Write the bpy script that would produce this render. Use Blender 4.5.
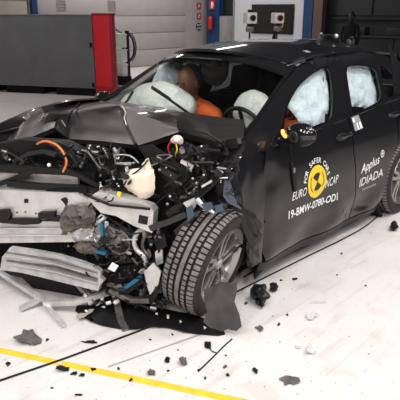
import bpy, bmesh, math, random
from mathutils import Vector, Matrix, noise
from mathutils.geometry import delaunay_2d_cdt
R = math.radians
# ------------------------------------------------------------------ camera, world, light
for o in list(bpy.data.objects): bpy.data.objects.remove(o)
scn = bpy.context.scene
COL = scn.collection
CAM = Vector((2.07, 2.80, 1.70)); YAW = 3.91; PITCH = .33; FPX = 550.0
DV = Vector((math.cos(YAW)*math.cos(PITCH), math.sin(YAW)*math.cos(PITCH), -math.sin(PITCH)))
RV = Vector((math.sin(YAW), -math.cos(YAW), 0)); UV = RV.cross(DV)
cd = bpy.data.cameras.new('camera'); cam = bpy.data.objects.new('camera', cd); COL.objects.link(cam)
cam.matrix_world = Matrix(((RV.x, UV.x, -DV.x, CAM.x), (RV.y, UV.y, -DV.y, CAM.y), (RV.z, UV.z, -DV.z, CAM.z), (0, 0, 0, 1)))
cd.sensor_width = 36; cd.lens = 36*FPX/400; cd.clip_end = 200
scn.camera = cam
scn.view_settings.view_transform = 'Standard'; scn.view_settings.look = 'None'
scn.view_settings.gamma = 1; scn.view_settings.use_curve_mapping = False
scn.view_settings.exposure = -0.4
w = bpy.data.worlds.new('world'); scn.world = w; w.use_nodes = True
w.node_tree.nodes['Background'].inputs[0].default_value = (.9, .95, 1, 1)
w.node_tree.nodes['Background'].inputs[1].default_value = .05
LAMPS = [  # x, y, length along x, width, watts : ceiling lamp panels, some added as fill lights
    (2.2, 3.6, 2.4, .4, 110), (-1.8, 2.6, 2.4, .4, 150), (3.0, -.4, 2.4, .4, 160), (6.0, 5.4, 2.4, .4, 420), (.6, 7.2, 2.4, .4, 320), (-5.2, 3.6, 2.4, .4, 110),  # two panels behind the camera added to light the bonnet folds
    (5.0, 1.8, 2.4, .4, 190), (-7.6, -9.6, 2.4, .4, 130), (-1.0, -8.5, 2.4, .4, 130), (-10.4, -8.6, 2.4, .4, 150)]  # last panel added to brighten the white partition
LAMP_Z = 5.2

# ------------------------------------------------------------------ survey helpers (pixel of the photo -> point in the room)
def ray(px, py): return DV + RV*((px-200)/FPX) - UV*((py-200)/FPX)
def at(px, py, ax, val):
    v = ray(px, py); t = (val-CAM[ax])/v[ax]; return CAM+v*t
def atz(px, py, z): return at(px, py, 2, z)
def aty(px, py, y): return at(px, py, 1, y)
FA = Vector((.70, -.40, 0)); FN = Vector((.902, .431, 0))      # plane of the crushed front end
def fp(px, py, off=0.0):
    v = ray(px, py); t = (FA-FN*off-CAM).dot(FN)/v.dot(FN); return CAM+v*t

# ------------------------------------------------------------------ materials
def mat(name, col, rough=.5, metal=0., coat=0., emit=None, es=1., var=0., scale=8., bump=0., bscale=30., spec=.5, col2=None, dist=.01):
    m = bpy.data.materials.new(name); m.use_nodes = True
    nt = m.node_tree; b = nt.nodes['Principled BSDF']
    b.inputs['Base Color'].default_value = (*col, 1); b.inputs['Roughness'].default_value = rough
    b.inputs['Metallic'].default_value = metal; b.inputs['Coat Weight'].default_value = coat
    b.inputs['Coat Roughness'].default_value = .04; b.inputs['Specular IOR Level'].default_value = spec
    if emit: b.inputs['Emission Color'].default_value = (*emit, 1); b.inputs['Emission Strength'].default_value = es
    tc = nt.nodes.new('ShaderNodeTexCoord')
    if var or col2:
        n = nt.nodes.new('ShaderNodeTexNoise'); n.inputs['Scale'].default_value = scale; n.inputs['Detail'].default_value = 6
        r = nt.nodes.new('ShaderNodeValToRGB')
        c2 = col2 if col2 else tuple(min(1, c*(1+var)) for c in col); c1 = col if col2 else tuple(c*(1-var) for c in col)
        r.color_ramp.elements[0].position = .35; r.color_ramp.elements[1].position = .65
        r.color_ramp.elements[0].color = (*c1, 1); r.color_ramp.elements[1].color = (*c2, 1)
        nt.links.new(tc.outputs['Object'], n.inputs['Vector']); nt.links.new(n.outputs['Fac'], r.inputs['Fac'])
        nt.links.new(r.outputs['Color'], b.inputs['Base Color'])
    if bump:
        n = nt.nodes.new('ShaderNodeTexNoise'); n.inputs['Scale'].default_value = bscale; n.inputs['Detail'].default_value = 4
        bp = nt.nodes.new('ShaderNodeBump'); bp.inputs['Strength'].default_value = bump; bp.inputs['Distance'].default_value = dist
        nt.links.new(tc.outputs['Object'], n.inputs['Vector']); nt.links.new(n.outputs['Fac'], bp.inputs['Height'])
        nt.links.new(bp.outputs['Normal'], b.inputs['Normal'])
    return m
def glass(name, tint, gloss=.12):
    m = bpy.data.materials.new(name); m.use_nodes = True; nt = m.node_tree; nt.nodes.clear()
    o = nt.nodes.new('ShaderNodeOutputMaterial'); t = nt.nodes.new('ShaderNodeBsdfTransparent'); t.inputs[0].default_value = (*tint, 1)
    g = nt.nodes.new('ShaderNodeBsdfGlossy'); g.inputs['Roughness'].default_value = .02; g.inputs[0].default_value = (1, 1, 1, 1)
    lw = nt.nodes.new('ShaderNodeLayerWeight'); lw.inputs[0].default_value = .5
    pw = nt.nodes.new('ShaderNodeMath'); pw.operation = 'POWER'; pw.inputs[1].default_value = 4; nt.links.new(lw.outputs['Facing'], pw.inputs[0])
    f = nt.nodes.new('ShaderNodeMath'); f.operation = 'MULTIPLY_ADD'; f.inputs[1].default_value = .7; f.inputs[2].default_value = .03; nt.links.new(pw.outputs[0], f.inputs[0])
    mx = nt.nodes.new('ShaderNodeMixShader'); nt.links.new(f.outputs[0], mx.inputs[0]); nt.links.new(t.outputs[0], mx.inputs[1]); nt.links.new(g.outputs[0], mx.inputs[2])
    nt.links.new(mx.outputs[0], o.inputs[0]); return m
def floor_mat():
    m = mat('painted_concrete', (.80, .765, .74), .38); nt = m.node_tree; b = nt.nodes['Principled BSDF']; L = nt.links.new
    tc = nt.nodes.new('ShaderNodeTexCoord')
    def nz(scale, detail=6, dist=0, sc=(1, 1, 1), rot=0):
        mp = nt.nodes.new('ShaderNodeMapping'); mp.inputs['Scale'].default_value = sc; mp.inputs['Rotation'].default_value = (0, 0, rot)
        n = nt.nodes.new('ShaderNodeTexNoise'); n.inputs['Scale'].default_value = scale; n.inputs['Detail'].default_value = detail; n.inputs['Distortion'].default_value = dist
        L(tc.outputs['Object'], mp.inputs['Vector']); L(mp.outputs['Vector'], n.inputs['Vector']); return n.outputs['Fac']
    def ramp(f, p0, p1, c0, c1):
        r = nt.nodes.new('ShaderNodeValToRGB'); r.color_ramp.elements[0].position = p0; r.color_ramp.elements[1].position = p1
        r.color_ramp.elements[0].color = (*c0, 1); r.color_ramp.elements[1].color = (*c1, 1); L(f, r.inputs['Fac']); return r.outputs['Color']
    def mul(a, c):
        x = nt.nodes.new('ShaderNodeMix'); x.data_type = 'RGBA'; x.blend_type = 'MULTIPLY'; x.inputs[0].default_value = 1; L(a, x.inputs[6]); L(c, x.inputs[7]); return x.outputs[2]
    base = ramp(nz(1.3), .3, .7, (.63, .595, .578), (.685, .655, .64))
    dirt = ramp(nz(5, 10, .6), .30, .46, (.91, .885, .865), (1, 1, 1))
    streak = ramp(nz(3, 8, .4, (.5, 6, 1), .45), .33, .42, (.90, .875, .86), (1, 1, 1))
    speck = ramp(nz(42, 3), .28, .33, (.42, .37, .35), (1, 1, 1))
    L(mul(mul(mul(base, dirt), streak), speck), b.inputs['Base Color'])
    L(ramp(nz(4), .3, .7, (.42, .42, .42), (.62, .62, .62)), b.inputs['Roughness'])
    return m
M = dict(
    floor=floor_mat(),
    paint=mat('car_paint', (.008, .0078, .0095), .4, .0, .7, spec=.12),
    paint_lit=mat('car_paint_lit', (.082, .075, .077), .31, .78, .65),  # same car paint, lightened so the bonnet folds look lit
    paint_reflect=mat('car_paint_blue_reflection', (.05, .07, .12), .22, .6, 1),  # car paint with a blue reflection put into its colour
    black=mat('black_plastic', (.009, .0085, .009), .42, bump=.15, bscale=60, spec=.3),
    black_dull=mat('black_dull', (.007, .0065, .0065), .75, spec=.2),
    gloss_black=mat('gloss_black', (.008, .008, .009), .12, 0, .6),
    dgrey=mat('dark_grey_plastic', (.026, .024, .025), .5, var=.3, bump=.2, bscale=40, spec=.35),
    rubber=mat('tyre_rubber', (.17, .152, .142), .75, var=.25, scale=25),
    rubber_side=mat('sidewall_rubber', (.022, .02, .019), .6, spec=.3),
    alu=mat('aluminium', (.62, .615, .615), .36, .5, var=.14, scale=14, bump=.35, bscale=13, dist=.02),
    alu_w=mat('pale_aluminium', (.66, .64, .63), .36, .6, var=.10, scale=9, bump=.28, bscale=14, dist=.02),
    steel=mat('dark_steel', (.22, .21, .205), .38, .85, var=.3, scale=20),
    dusty=mat('dusty_casting', (.125, .10, .09), .8, .1, var=.35, scale=16, bump=.9, bscale=24, dist=.02),
    rim=mat('alloy_rim', (.42, .40, .385), .3, .8),
    rim_dark=mat('rim_dark', (.018, .017, .017), .5, .4),
    cream=mat('cream_plastic', (.80, .70, .56), .45, var=.1, scale=6),
    whitep=mat('white_plastic', (.80, .79, .78), .4),
    pinkw=mat('pinkish_white_plastic', (.72, .55, .53), .4),
    blue=mat('blue_paint', (.02, .14, .25), .3, .3),
    bluerag=mat('pale_blue_film', (.05, .08, .12), .35, .2),
    yellow=mat('yellow_paint', (.86, .50, .035), .5, var=.1, scale=12),
    yellowp=mat('yellow_plastic', (.85, .70, .03), .4),
    orangew=mat('orange_cable', (.80, .22, .06), .45),
    bag=mat('airbag_fabric', (.74, .76, .71), .85, bump=.8, bscale=13, dist=.04),
    bagblue=mat('curtain_airbag_fabric', (.70, .77, .83), .85, bump=.9, bscale=13, dist=.04),
    skin=mat('dummy_head_vinyl', (.20, .085, .045), .5),
    suit=mat('orange_suit', (.86, .155, .03), .8, bump=.4, bscale=24),
    suitp=mat('patterned_paint', (.35, .07, .035), .7, col2=(.035, .02, .02), scale=30),
    navy=mat('navy_mask', (.012, .02, .05), .5),
    seat=mat('black_seat_fabric', (.018, .018, .02), .8, bump=.3, bscale=60),
    dash=mat('dashboard', (.02, .02, .022), .6),
    white=mat('white_print', (.86, .86, .86), .5),
    ncapy=mat('yellow_print', (.88, .60, .03), .45),
    blackp=mat('black_print', (.012, .012, .012), .5),
    greyp=mat('grey_print', (.30, .30, .31), .5),
    signal=mat('amber_signal', (.9, .35, .05), .3, emit=(1, .42, .10), es=2.2),
    lens=mat('dark_lens', (.02, .02, .022), .1, 0, 1),
    redlens=mat('red_lens', (.10, .008, .008), .12, 0, 1),
    wall=mat('wall_paint', (.42, .385, .38), .7, var=.05, scale=2),
    panel=mat('door_panel_paint', (.43, .39, .385), .6, var=.04, scale=3),
    ceil=mat('ceiling_paint', (.07, .07, .075), .8), wdark=mat('dark_hall_wall', (.06, .06, .065), .7),
    bgrey=mat('barrier_grey', (.115, .115, .122), .65, var=.08, scale=2.5),
    red=mat('red_enamel', (.62, .012, .022), .45),
    red_shade=mat('red_enamel_shaded', (.30, .01, .015), .5),  # the stand's red with side shade put into the colour
    colblue=mat('blue_column_paint', (.01, .045, .14), .5),
    colred=mat('rust_column_paint', (.13, .07, .065), .6),
    pwhite=mat('partition_white', (.60, .61, .65), .6),
    greycab=mat('grey_cabinet', (.30, .28, .27), .6),
    beige=mat('beige_metal', (.38, .34, .29), .6, var=.05),
    dwall=mat('dark_wall_panel', (.024, .026, .030), .6),
    dwall2=mat('dark_counter', (.010, .011, .012), .6),
    screen=mat('screen', (.004, .004, .005), .15, 0, .5),
    lampm=mat('lamp_diffuser', (.9, .9, .9), .5, emit=(1, .98, .96), es=4),
    cloth=mat('dark_clothes', (.004, .004, .005), .9), hair=mat('dark_hair', (.008, .007, .007), .8), pskin=mat('person_skin', (.03, .02, .018), .6),
    clear=mat('clear_shard', (.62, .62, .62), .15, 0, .5), shard=mat('grey_shard', (.10, .095, .095), .45, var=.3, scale=18),
    liner=mat('liner_grey', (.048, .044, .044), .62, var=.25, scale=9, bump=.3, bscale=30),
    glass=glass('window_glass', (.97, .985, .98)), glassd=glass('tinted_glass', (.35, .38, .40)),
    extred=mat('extinguisher_red', (.45, .02, .015), .35), signred=mat('sign_red', (.42, .035, .02), .5),
)

# ------------------------------------------------------------------ mesh helpers
class MB:
    def __init__(s): s.v = []; s.f = []
    def add(s, vs, fs):
        n = len(s.v); s.v += [Vector(v) for v in vs]; s.f += [tuple(i+n for i in f) for f in fs]; return s
    def box(s, c, size, rot=None, bev=0.0):
        c = Vector(c); rot = rot or Matrix.Identity(3); h = [d/2 for d in size]
        if not bev:
            vs = [c+rot@Vector((x*h[0], y*h[1], z*h[2])) for x in (-1, 1) for y in (-1, 1) for z in (-1, 1)]
            return s.add(vs, [(0, 1, 3, 2), (4, 6, 7, 5), (0, 4, 5, 1), (2, 3, 7, 6), (0, 2, 6, 4), (1, 5, 7, 3)])
        bm = bmesh.new(); bmesh.ops.create_cube(bm, size=1)
        for v in bm.verts: v.co = Vector((v.co.x*size[0], v.co.y*size[1], v.co.z*size[2]))
        bmesh.ops.bevel(bm, geom=bm.edges[:], offset=bev, segments=2, affect='EDGES', profile=.5)
        bm.verts.index_update(); s.add([c+rot@v.co for v in bm.verts], [[v.index for v in f.verts] for f in bm.faces]); bm.free(); return s
    def tube(s, pts, r, seg=8, smooth=0, cap=True):
        pts = [Vector(p) for p in pts]
        if smooth:
            out = []
            for i in range(len(pts)-1):
                p0 = pts[max(i-1, 0)]; p1 = pts[i]; p2 = pts[i+1]; p3 = pts[min(i+2, len(pts)-1)]
                for k in range(smooth):
                    t = k/smooth; out.append(.5*((2*p1)+(p2-p0)*t+(2*p0-5*p1+4*p2-p3)*t*t+(3*p1-p0-3*p2+p3)*t**3))
            pts = out+[pts[-1]]
        rs = r if isinstance(r, (list, tuple)) else [r]*len(pts)
        if len(rs) != len(pts): rs = [rs[min(len(rs)-1, int(i*len(rs)/len(pts)))] for i in range(len(pts))]
        n0 = len(s.v); up = None
        for i, p in enumerate(pts):
            d = (pts[min(i+1, len(pts)-1)]-pts[max(i-1, 0)]).normalized()
            if up is None: up = Vector((0, 0, 1)) if abs(d.z) < .9 else Vector((1, 0, 0))
            a = d.cross(up).normalized(); up = a.cross(d).normalized()
            for k in range(seg):
                t = 2*math.pi*k/seg; s.v.append(p+(a*math.cos(t)+up*math.sin(t))*rs[i])
        for i in range(len(pts)-1):
            for k in range(seg):
                a0 = n0+i*seg+k; b0 = n0+i*seg+(k+1) % seg; s.f.append((a0, b0, b0+seg, a0+seg))
        if cap: s.f.append(tuple(n0+k for k in range(seg))[::-1]); s.f.append(tuple(n0+(len(pts)-1)*seg+k for k in range(seg)))
        return s
    def lathe(s, prof, c=(0, 0, 0), rot=None, seg=32, fn=None, close=False):
        # prof: (radius, axial); axis = local Y
        c = Vector(c); rot = rot or Matrix.Identity(3); n0 = len(s.v); m = len(prof)
        for k in range(seg):
            t = 2*math.pi*k/seg
            for j, (r, a) in enumerate(prof):
                rr = r+(fn(k, j) if fn else 0); s.v.append(c+rot@Vector((rr*math.cos(t), a, rr*math.sin(t))))
        for k in range(seg):
            k2 = (k+1) % seg
            for j in range(m if close else m-1):
                j2 = (j+1) % m; s.f.append((n0+k*m+j, n0+k2*m+j, n0+k2*m+j2, n0+k*m+j2))
        return s
    def prism(s, poly, th, M4):
        # poly 2-D, extruded th along local +z of matrix M4
        n = len(poly); vs = [M4@Vector((x, y, 0)) for x, y in poly]+[M4@Vector((x, y, th)) for x, y in poly]
        return s.add(vs, [tuple(range(n))[::-1], tuple(range(n, 2*n))]+[(i, (i+1) % n, n+(i+1) % n, n+i) for i in range(n)])
    def ell(s, c, rad, rot=None, seg=16, rings=10, fn=None):
        c = Vector(c); rot = rot or Matrix.Identity(3); n0 = len(s.v)
        for i in range(rings+1):
            ph = math.pi*i/rings
            for k in range(seg):
                t = 2*math.pi*k/seg; u = Vector((math.sin(ph)*math.cos(t), math.sin(ph)*math.sin(t), math.cos(ph)))
                q = Vector((u.x*rad[0], u.y*rad[1], u.z*rad[2]))
                if fn: q = fn(u, q)
                s.v.append(c+rot@q)
        for i in range(rings):
            for k in range(seg):
                a = n0+i*seg+k; b = n0+i*seg+(k+1) % seg; s.f.append((a, a+seg, b+seg, b))
        return s
    def grid(s, rows):
        n0 = len(s.v); m = len(rows[0])
        for r in rows: s.v += [Vector(p) for p in r]
        for i in range(len(rows)-1):
            for j in range(m-1):
                a = n0+i*m+j; s.f.append((a, a+1, a+m+1, a+m))
        return s
    def thick(s, th, toward=None):
        bm = bmesh.new(); vs = [bm.verts.new(v) for v in s.v]
        for f in s.f:
            try: bm.faces.new([vs[i] for i in f])
            except ValueError: pass
        bmesh.ops.remove_doubles(bm, verts=bm.verts[:], dist=1e-5)
        bmesh.ops.recalc_face_normals(bm, faces=bm.faces[:])
        bm.normal_update()
        if toward is not None:
            tot = sum((f.normal.dot(Vector(toward)) * f.calc_area()) for f in bm.faces)
            if tot < 0: bmesh.ops.reverse_faces(bm, faces=bm.faces[:])
        bm.normal_update()
        bmesh.ops.solidify(bm, geom=bm.faces[:], thickness=th)
        bm.verts.index_update(); s.v = [v.co.copy() for v in bm.verts]; s.f = [tuple(v.index for v in f.verts) for f in bm.faces]; bm.free(); return s
    def flip_y(s):
        for v in s.v: v.y = -v.y
        s.f = [f[::-1] for f in s.f]; return s
    def build(s, name, m, parent=None, smooth=35, merge=False):
        me = bpy.data.meshes.new(name); me.from_pydata(s.v, [], s.f); me.validate()
        if merge or smooth:
            bm = bmesh.new(); bm.from_mesh(me); bmesh.ops.remove_doubles(bm, verts=bm.verts[:], dist=1e-5); bmesh.ops.recalc_face_normals(bm, faces=bm.faces[:]); bm.to_mesh(me); bm.free()
        if smooth:
            me.shade_smooth(); me.set_sharp_from_angle(angle=R(smooth))
        me.materials.append(M[m] if isinstance(m, str) else m)
        o = bpy.data.objects.new(name, me); COL.objects.link(o)
        if parent is not None: o.parent = parent
        return o
def empty(name, loc=(0, 0, 0), parent=None):
    o = bpy.data.objects.new(name, None); COL.objects.link(o); o.location = loc; o.empty_display_size = .1
    if parent is not None: o.parent = parent
    return o
def tag(o, label=None, cat=None, group=None, kind=None):
    if label: o['label'] = label
    if cat: o['category'] = cat
    if group: o['group'] = group
    if kind: o['kind'] = kind
    return o
def inpoly(p, poly):
    x, y = p; c = False; n = len(poly)
    for i in range(n):
        x1, y1 = poly[i]; x2, y2 = poly[(i+1) % n]
        if (y1 > y) != (y2 > y) and x < (x2-x1)*(y-y1)/(y2-y1)+x1: c = not c
    return c
def dens(poly, step):
    out = []
    for i in range(len(poly)):
        a = Vector(poly[i]); b = Vector(poly[(i+1) % len(poly)]); n = max(1, int((b-a).length/step))
        out += [tuple(a.lerp(b, k/n)) for k in range(n)]
    return out
def roundpoly(poly, it=2, q=.22):
    for _ in range(it):
        out = []
        for i in range(len(poly)):
            a = Vector(poly[i]); b = Vector(poly[(i+1) % len(poly)])
            out += [tuple(a.lerp(b, q)), tuple(a.lerp(b, 1-q))]
        poly = out
    return poly
def fill(outline, holes=(), step=.05):
    """triangulated polygon with interior points -> 2-D verts, tris"""
    loops = [dens(outline, step)]+[dens(h, step) for h in holes]
    vs = []; es = []
    for L in loops:
        n = len(vs); vs += [Vector(p) for p in L]; es += [(n+i, n+(i+1) % len(L)) for i in range(len(L))]
    xs = [p[0] for p in outline]; ys = [p[1] for p in outline]
    nx = int((max(xs)-min(xs))/step)+1; ny = int((max(ys)-min(ys))/step)+1
    bnd = vs[:]
    for i in range(nx+1):
        for j in range(ny+1):
            p = (min(xs)+i*step, min(ys)+(j+.5*(i % 2))*step)
            if inpoly(p, outline) and not any(inpoly(p, h) for h in holes):
                q = Vector(p)
                if all((q-b).length_squared > (step*.45)**2 for b in bnd): vs.append(q)
    ov, oe, of, *_ = delaunay_2d_cdt(vs, es, [], 0, 1e-6)
    tris = []
    for f in of:
        c = sum((ov[i] for i in f), Vector((0, 0)))/len(f)
        if inpoly(c, outline) and not any(inpoly(c, h) for h in holes): tris.append(tuple(f))
    return ov, tris

def skinmesh(name, nodes, edges, m, parent=None, root=0, sub=1):
    """body grown with a Skin modifier: nodes [(co, rx, ry)]"""
    me = bpy.data.meshes.new(name); me.from_pydata([Vector(n[0]) for n in nodes], edges, [])
    o = bpy.data.objects.new(name, me); COL.objects.link(o)
    sk = o.modifiers.new('skin', 'SKIN'); sk.use_smooth_shade = True
    if not me.skin_vertices: me.skin_vertices.new()
    for i, n in enumerate(nodes):
        me.skin_vertices[0].data[i].radius = (n[1], n[2] if len(n) > 2 else n[1]); me.skin_vertices[0].data[i].use_root = (i == root)
    ss = o.modifiers.new('sub', 'SUBSURF'); ss.levels = sub; ss.render_levels = sub
    dg = bpy.context.evaluated_depsgraph_get(); ev = bpy.data.meshes.new_from_object(o.evaluated_get(dg))
    bpy.data.objects.remove(o); ev.name = name; ev.materials.clear(); ev.materials.append(M[m]); ev.shade_smooth()
    o = bpy.data.objects.new(name, ev); COL.objects.link(o)
    if parent is not None: o.parent = parent
    return o

# ================================================================== THE HALL
XW, YW, XE, YE, ZC = -13.0, -11.4, 9.0, 9.0, 6.0
fl = MB().box(((XW+XE)/2, (YW+YE)/2, -.1), (XE-XW, YE-YW, .2)).build('floor', 'floor', smooth=0); tag(fl, 'off-white painted concrete floor with scuffs and dirt', kind='structure')
a = atz(0, 350.5, .0); b = atz(237, 400.5, .0); d = (b-a).normalized(); n = Vector((-d.y, d.x, 0))
q = [a-d*4+n*.021, a-d*4-n*.021, b+d*5-n*.021, b+d*5+n*.021]
MB().add([v+Vector((0, 0, .0)) for v in q]+[v+Vector((0, 0, .0012)) for v in q], [(0, 1, 2, 3), (4, 7, 6, 5), (0, 4, 5, 1), (1, 5, 6, 2), (2, 6, 7, 3), (3, 7, 4, 0)]).build('painted_line', 'yellow', fl, 0)
def wall(name, c, s, m='wall'):
    o = MB().box(c, s).build(name, m, smooth=0); return tag(o, kind='structure')
wall('wall_back', ((XW+XE)/2, YW-.1, ZC/2), (XE-XW+.4, .2, ZC))
wall('wall_right', (XW-.1, (YW+YE)/2, ZC/2), (.2, YE-YW, ZC), 'dwall')
wall('wall_left', (XE+.1, (YW+YE)/2, ZC/2), (.2, YE-YW, ZC), 'wdark')
wall('wall_front', ((XW+XE)/2, YE+.1, ZC/2), (XE-XW+.4, .2, ZC), 'wdark')
tag(MB().box(((XW+XE)/2, (YW+YE)/2, ZC+.1), (XE-XW+.4, YE-YW+.4, .2)).build('ceiling', 'ceil', smooth=0), kind='structure')
# sectional door: each panel is a piece
dr = empty('door_1', (-9.1, YW, 0)); tag(dr, 'pale sectional hall door made of wide horizontal panels', kind='structure')
me = None
for k in range(8):
    if me is None:
        o = MB().box((.2, .03, .26), (5.9, .06, .505), None, .012).build('panel', 'panel', dr); me = o.data
    else:
        o = bpy.data.objects.new('panel', me); COL.objects.link(o); o.parent = dr
    o.location = (0, 0, k*.52+.01)
for xx in (-6.97, -8.72):
    p = Vector((xx, YW+.075, 1.88)); t = MB()
    for dx in (-.13, .13): t.box(p+Vector((dx, 0, 0)), (.02, .03, .26))
    for dz in (-.12, -.04, .04, .12): t.box(p+Vector((0, 0, dz)), (.26, .03, .018))
    o = t.build('vent', 'wall', None, 0); o.parent = dr; o.matrix_parent_inverse = Matrix.Translation((9.1, -YW, 0))
# dark right wall: panels and counter (setting)
wr = [o for o in COL.objects if o.name == 'wall_right'][0]
for k, (y0, y1) in enumerate([(-6.4, -5.05), (-4.95, -3.4), (-3.3, -1.6), (-1.5, .4)]):
    MB().box((XW+.02, (y0+y1)/2, 2.35), (.04, y1-y0, 1.5)).build('panel', 'dwall', wr, 0)
    MB().box((XW+.03, (y0+y1)/2, .45), (.06, y1-y0, .85)).build('panel', 'dwall2', wr, 0)
MB().box((XW+.05, -3, 1.52), (.1, 6.8, .07)).build('ledge', 'dwall2', wr, 0)
t = empty('work_counter', (-12.5, -3.4, 0)); tag(t, 'long dark work counter along the dark far wall', 'counter')
MB().box((0, 0, 1.06), (.7, 5.4, .05), None, .01).build('worktop', 'dwall', t)
for k in range(5): MB().box((0, -2.16+k*1.08, .515), (.62, 1.06, 1.03), None, .01).build('cupboard', 'dwall2', t)
for k, dx in enumerate((-.08, .5, .95)): MB().box((-.1+.0, -1.6+dx*1.8, 1.19), (.3, .42, .22), None, .02).build('crate', 'dwall', t)

def column(nm, label, y0, y1, m, x=-12.98, dx=.36):
    t = empty(nm, (x+dx/2, (y0+y1)/2, 0)); wd = y1-y0
    MB().box((0, 0, ZC/2), (dx*.3, wd*.9, ZC)).build('web', m, t, 0)
    MB().box((dx*.5, 0, ZC/2), (.03, wd, ZC)).build('flange', m, t, 0); MB().box((0, 0, .015), (dx*1.1, wd*1.1, .03)).build('foot_plate', m, t, 0)
    return tag(t, label, 'column')
column('steel_column', 'blue steel column in the corner beside the fire signs', -11.06, -10.48, 'colblue')
column('steel_column', 'blue steel column right of the white partition', -7.08, -6.76, 'colblue')
column('steel_column', 'rusty brown column beside the dark far wall', -6.73, -6.42, 'colred')
column('steel_column', 'blue steel post at the left end of the sectional door', 0, .0001, 'colblue') if False else None
t = empty('steel_post', (-6.08, YW+.1, 0)); tag(t, 'dark blue steel post rising behind the grey barrier', 'post')
MB().box((0, 0, 2), (.16, .16, 4)).build('shaft', 'colblue', t, 0); MB().box((0, 0, .015), (.3, .18, .03)).build('foot_plate', 'colblue', t, 0)
t = empty('metal_cabinet', (-4.70, YW+.28, 0)); tag(t, 'beige metal cabinet behind the grey barrier at far left', 'cabinet')
MB().box((0, 0, 1.0), (1.9, .5, 2.0), None, .015).build('body', 'beige', t); MB().box((0, 0, 2.06), (2.0, .54, .12)).build('cornice', 'black_dull', t, 0)
for s in (-1, 1):
    d_ = MB().box((s*.47, .26, 1.0), (.9, .03, 1.9), None, .006).build('door', 'beige', t); MB().box((s*.06, .285, 1.0), (.02, .02, .16)).build('handle', 'steel', d_, 0)
# partition with screen
t = empty('partition', (-12.93, -8.58, 0)); tag(t, 'white partition wall carrying the large dark screen', 'partition')
MB().box((0, 0, 1.04), (.1, 2.9, 2.08)).build('lower_panel', 'pwhite', t, 0); MB().box((-.02, 0, 3.0), (.06, 2.9, 1.8)).build('upper_panel', 'whitep', t, 0)
for s in (-1, 1): MB().box((.02, s*1.46, 2), (.14, .05, 4)).build('edge_post', 'greycab', t, 0)
t = empty('wall_screen', (-12.85, -8.42, 1.47)); tag(t, 'large black flat screen mounted on white partition', 'screen')
MB().box((.0, 0, 0), (.05, 1.66, .90), None, .012).build('casing', 'black', t); MB().box((.028, 0, .01), (.006, 1.58, .82)).build('display', 'screen', t, 0)
MB().box((-.025, 0, 0), (.04, .5, .4)).build('bracket', 'steel', t, 0)
t = empty('electrical_cabinet', (-12.74, -10.24, .0)); tag(t, 'grey electrical cabinet between blue column and white partition', 'cabinet')
MB().box((0, 0, .78), (.36, .36, 1.56), None, .01).build('body', 'greycab', t); d_ = MB().box((.19, 0, .80), (.02, .32, 1.44), None, .005).build('door', 'greycab', t); MB().box((.205, .12, .85), (.02, .02, .1)).build('handle', 'steel', d_, 0)
# signs near the corner
def sign_rect(label, x, z, w_, h_, marks):
    t = empty('fire_sign', (x, YW+.012, z)); tag(t, label, 'sign')
    MB().box((0, .0, 0), (w_, .02, h_)).build('plate', 'signred', t, 0)
    for (mx, mz, mw, mh) in marks: MB().box((mx, .012, mz), (mw, .004, mh)).build('pictogram', 'pinkw', t, 0)
sign_rect('upper small square red fire sign on pale wall', -12.55, 1.89, .2, .2, [(0, .0, .07, .1), (.04, -.04, .06, .03)])
sign_rect('lower small square red fire sign above round black sign', -12.55, 1.55, .2, .2, [(.02, .0, .04, .12), (-.03, .03, .06, .04), (-.03, -.04, .05, .03)])
t = empty('target_marker', (-12.53, YW+.012, 1.20)); tag(t, 'round black and white target marker on the pale wall', 'sign')
MB().lathe([(.001, .0), (.125, .0), (.125, .02), (.001, .02)], seg=28).build('disc', 'blackp', t)
for k in range(4):
    an = R(45+90*k); MB().lathe([(.001, .021), (.03, .021), (.03, .026), (.001, .026)], (.075*math.cos(an), 0, .075*math.sin(an)), seg=12).build('spot', 'white', t)
t = empty('fire_sign', (-12.575, -10.78, 1.92)); tag(t, 'red fire extinguisher sign with white pictogram on blue column', 'sign')
MB().box((0, 0, 0), (.02, .26, .30)).build('plate', 'signred', t, 0); MB().box((.012, 0, -.02), (.004, .08, .18)).build('pictogram', 'white', t, 0); MB().box((.012, 0, .09), (.004, .05, .04)).build('pictogram', 'white', t, 0); MB().box((.012, .06, .02), (.004, .025, .12)).build('pictogram', 'white', t, 0)
t = empty('fire_extinguisher', (-12.50, -10.78, 1.12)); tag(t, 'red fire extinguisher hanging on the blue column', 'extinguisher')
rx = Matrix.Rotation(R(90), 3, 'X')
MB().lathe([(.001, 0), (.075, .0), (.085, .02), (.085, .36), (.06, .42), (.025, .45), (.001, .45)], (0, 0, 0), Matrix.Rotation(R(90), 3, 'X'), 20).build('cylinder', 'extred', t)
MB().lathe([(.001, .45), (.02, .45), (.03, .5), (.001, .52)], (0, 0, 0), rx, 10).build('valve', 'black', t); MB().box((.05, 0, .51), (.12, .02, .02)).build('lever', 'steel', t, 0)
MB().tube([(0, .02, .47), (0, .12, .42), (0, .13, .2), (.0, .11, .1)], .014, 8, 4).build('hose', 'black', t); MB().box((-.075, 0, .25), (.05, .1, .2)).build('bracket', 'steel', t, 0)
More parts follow.
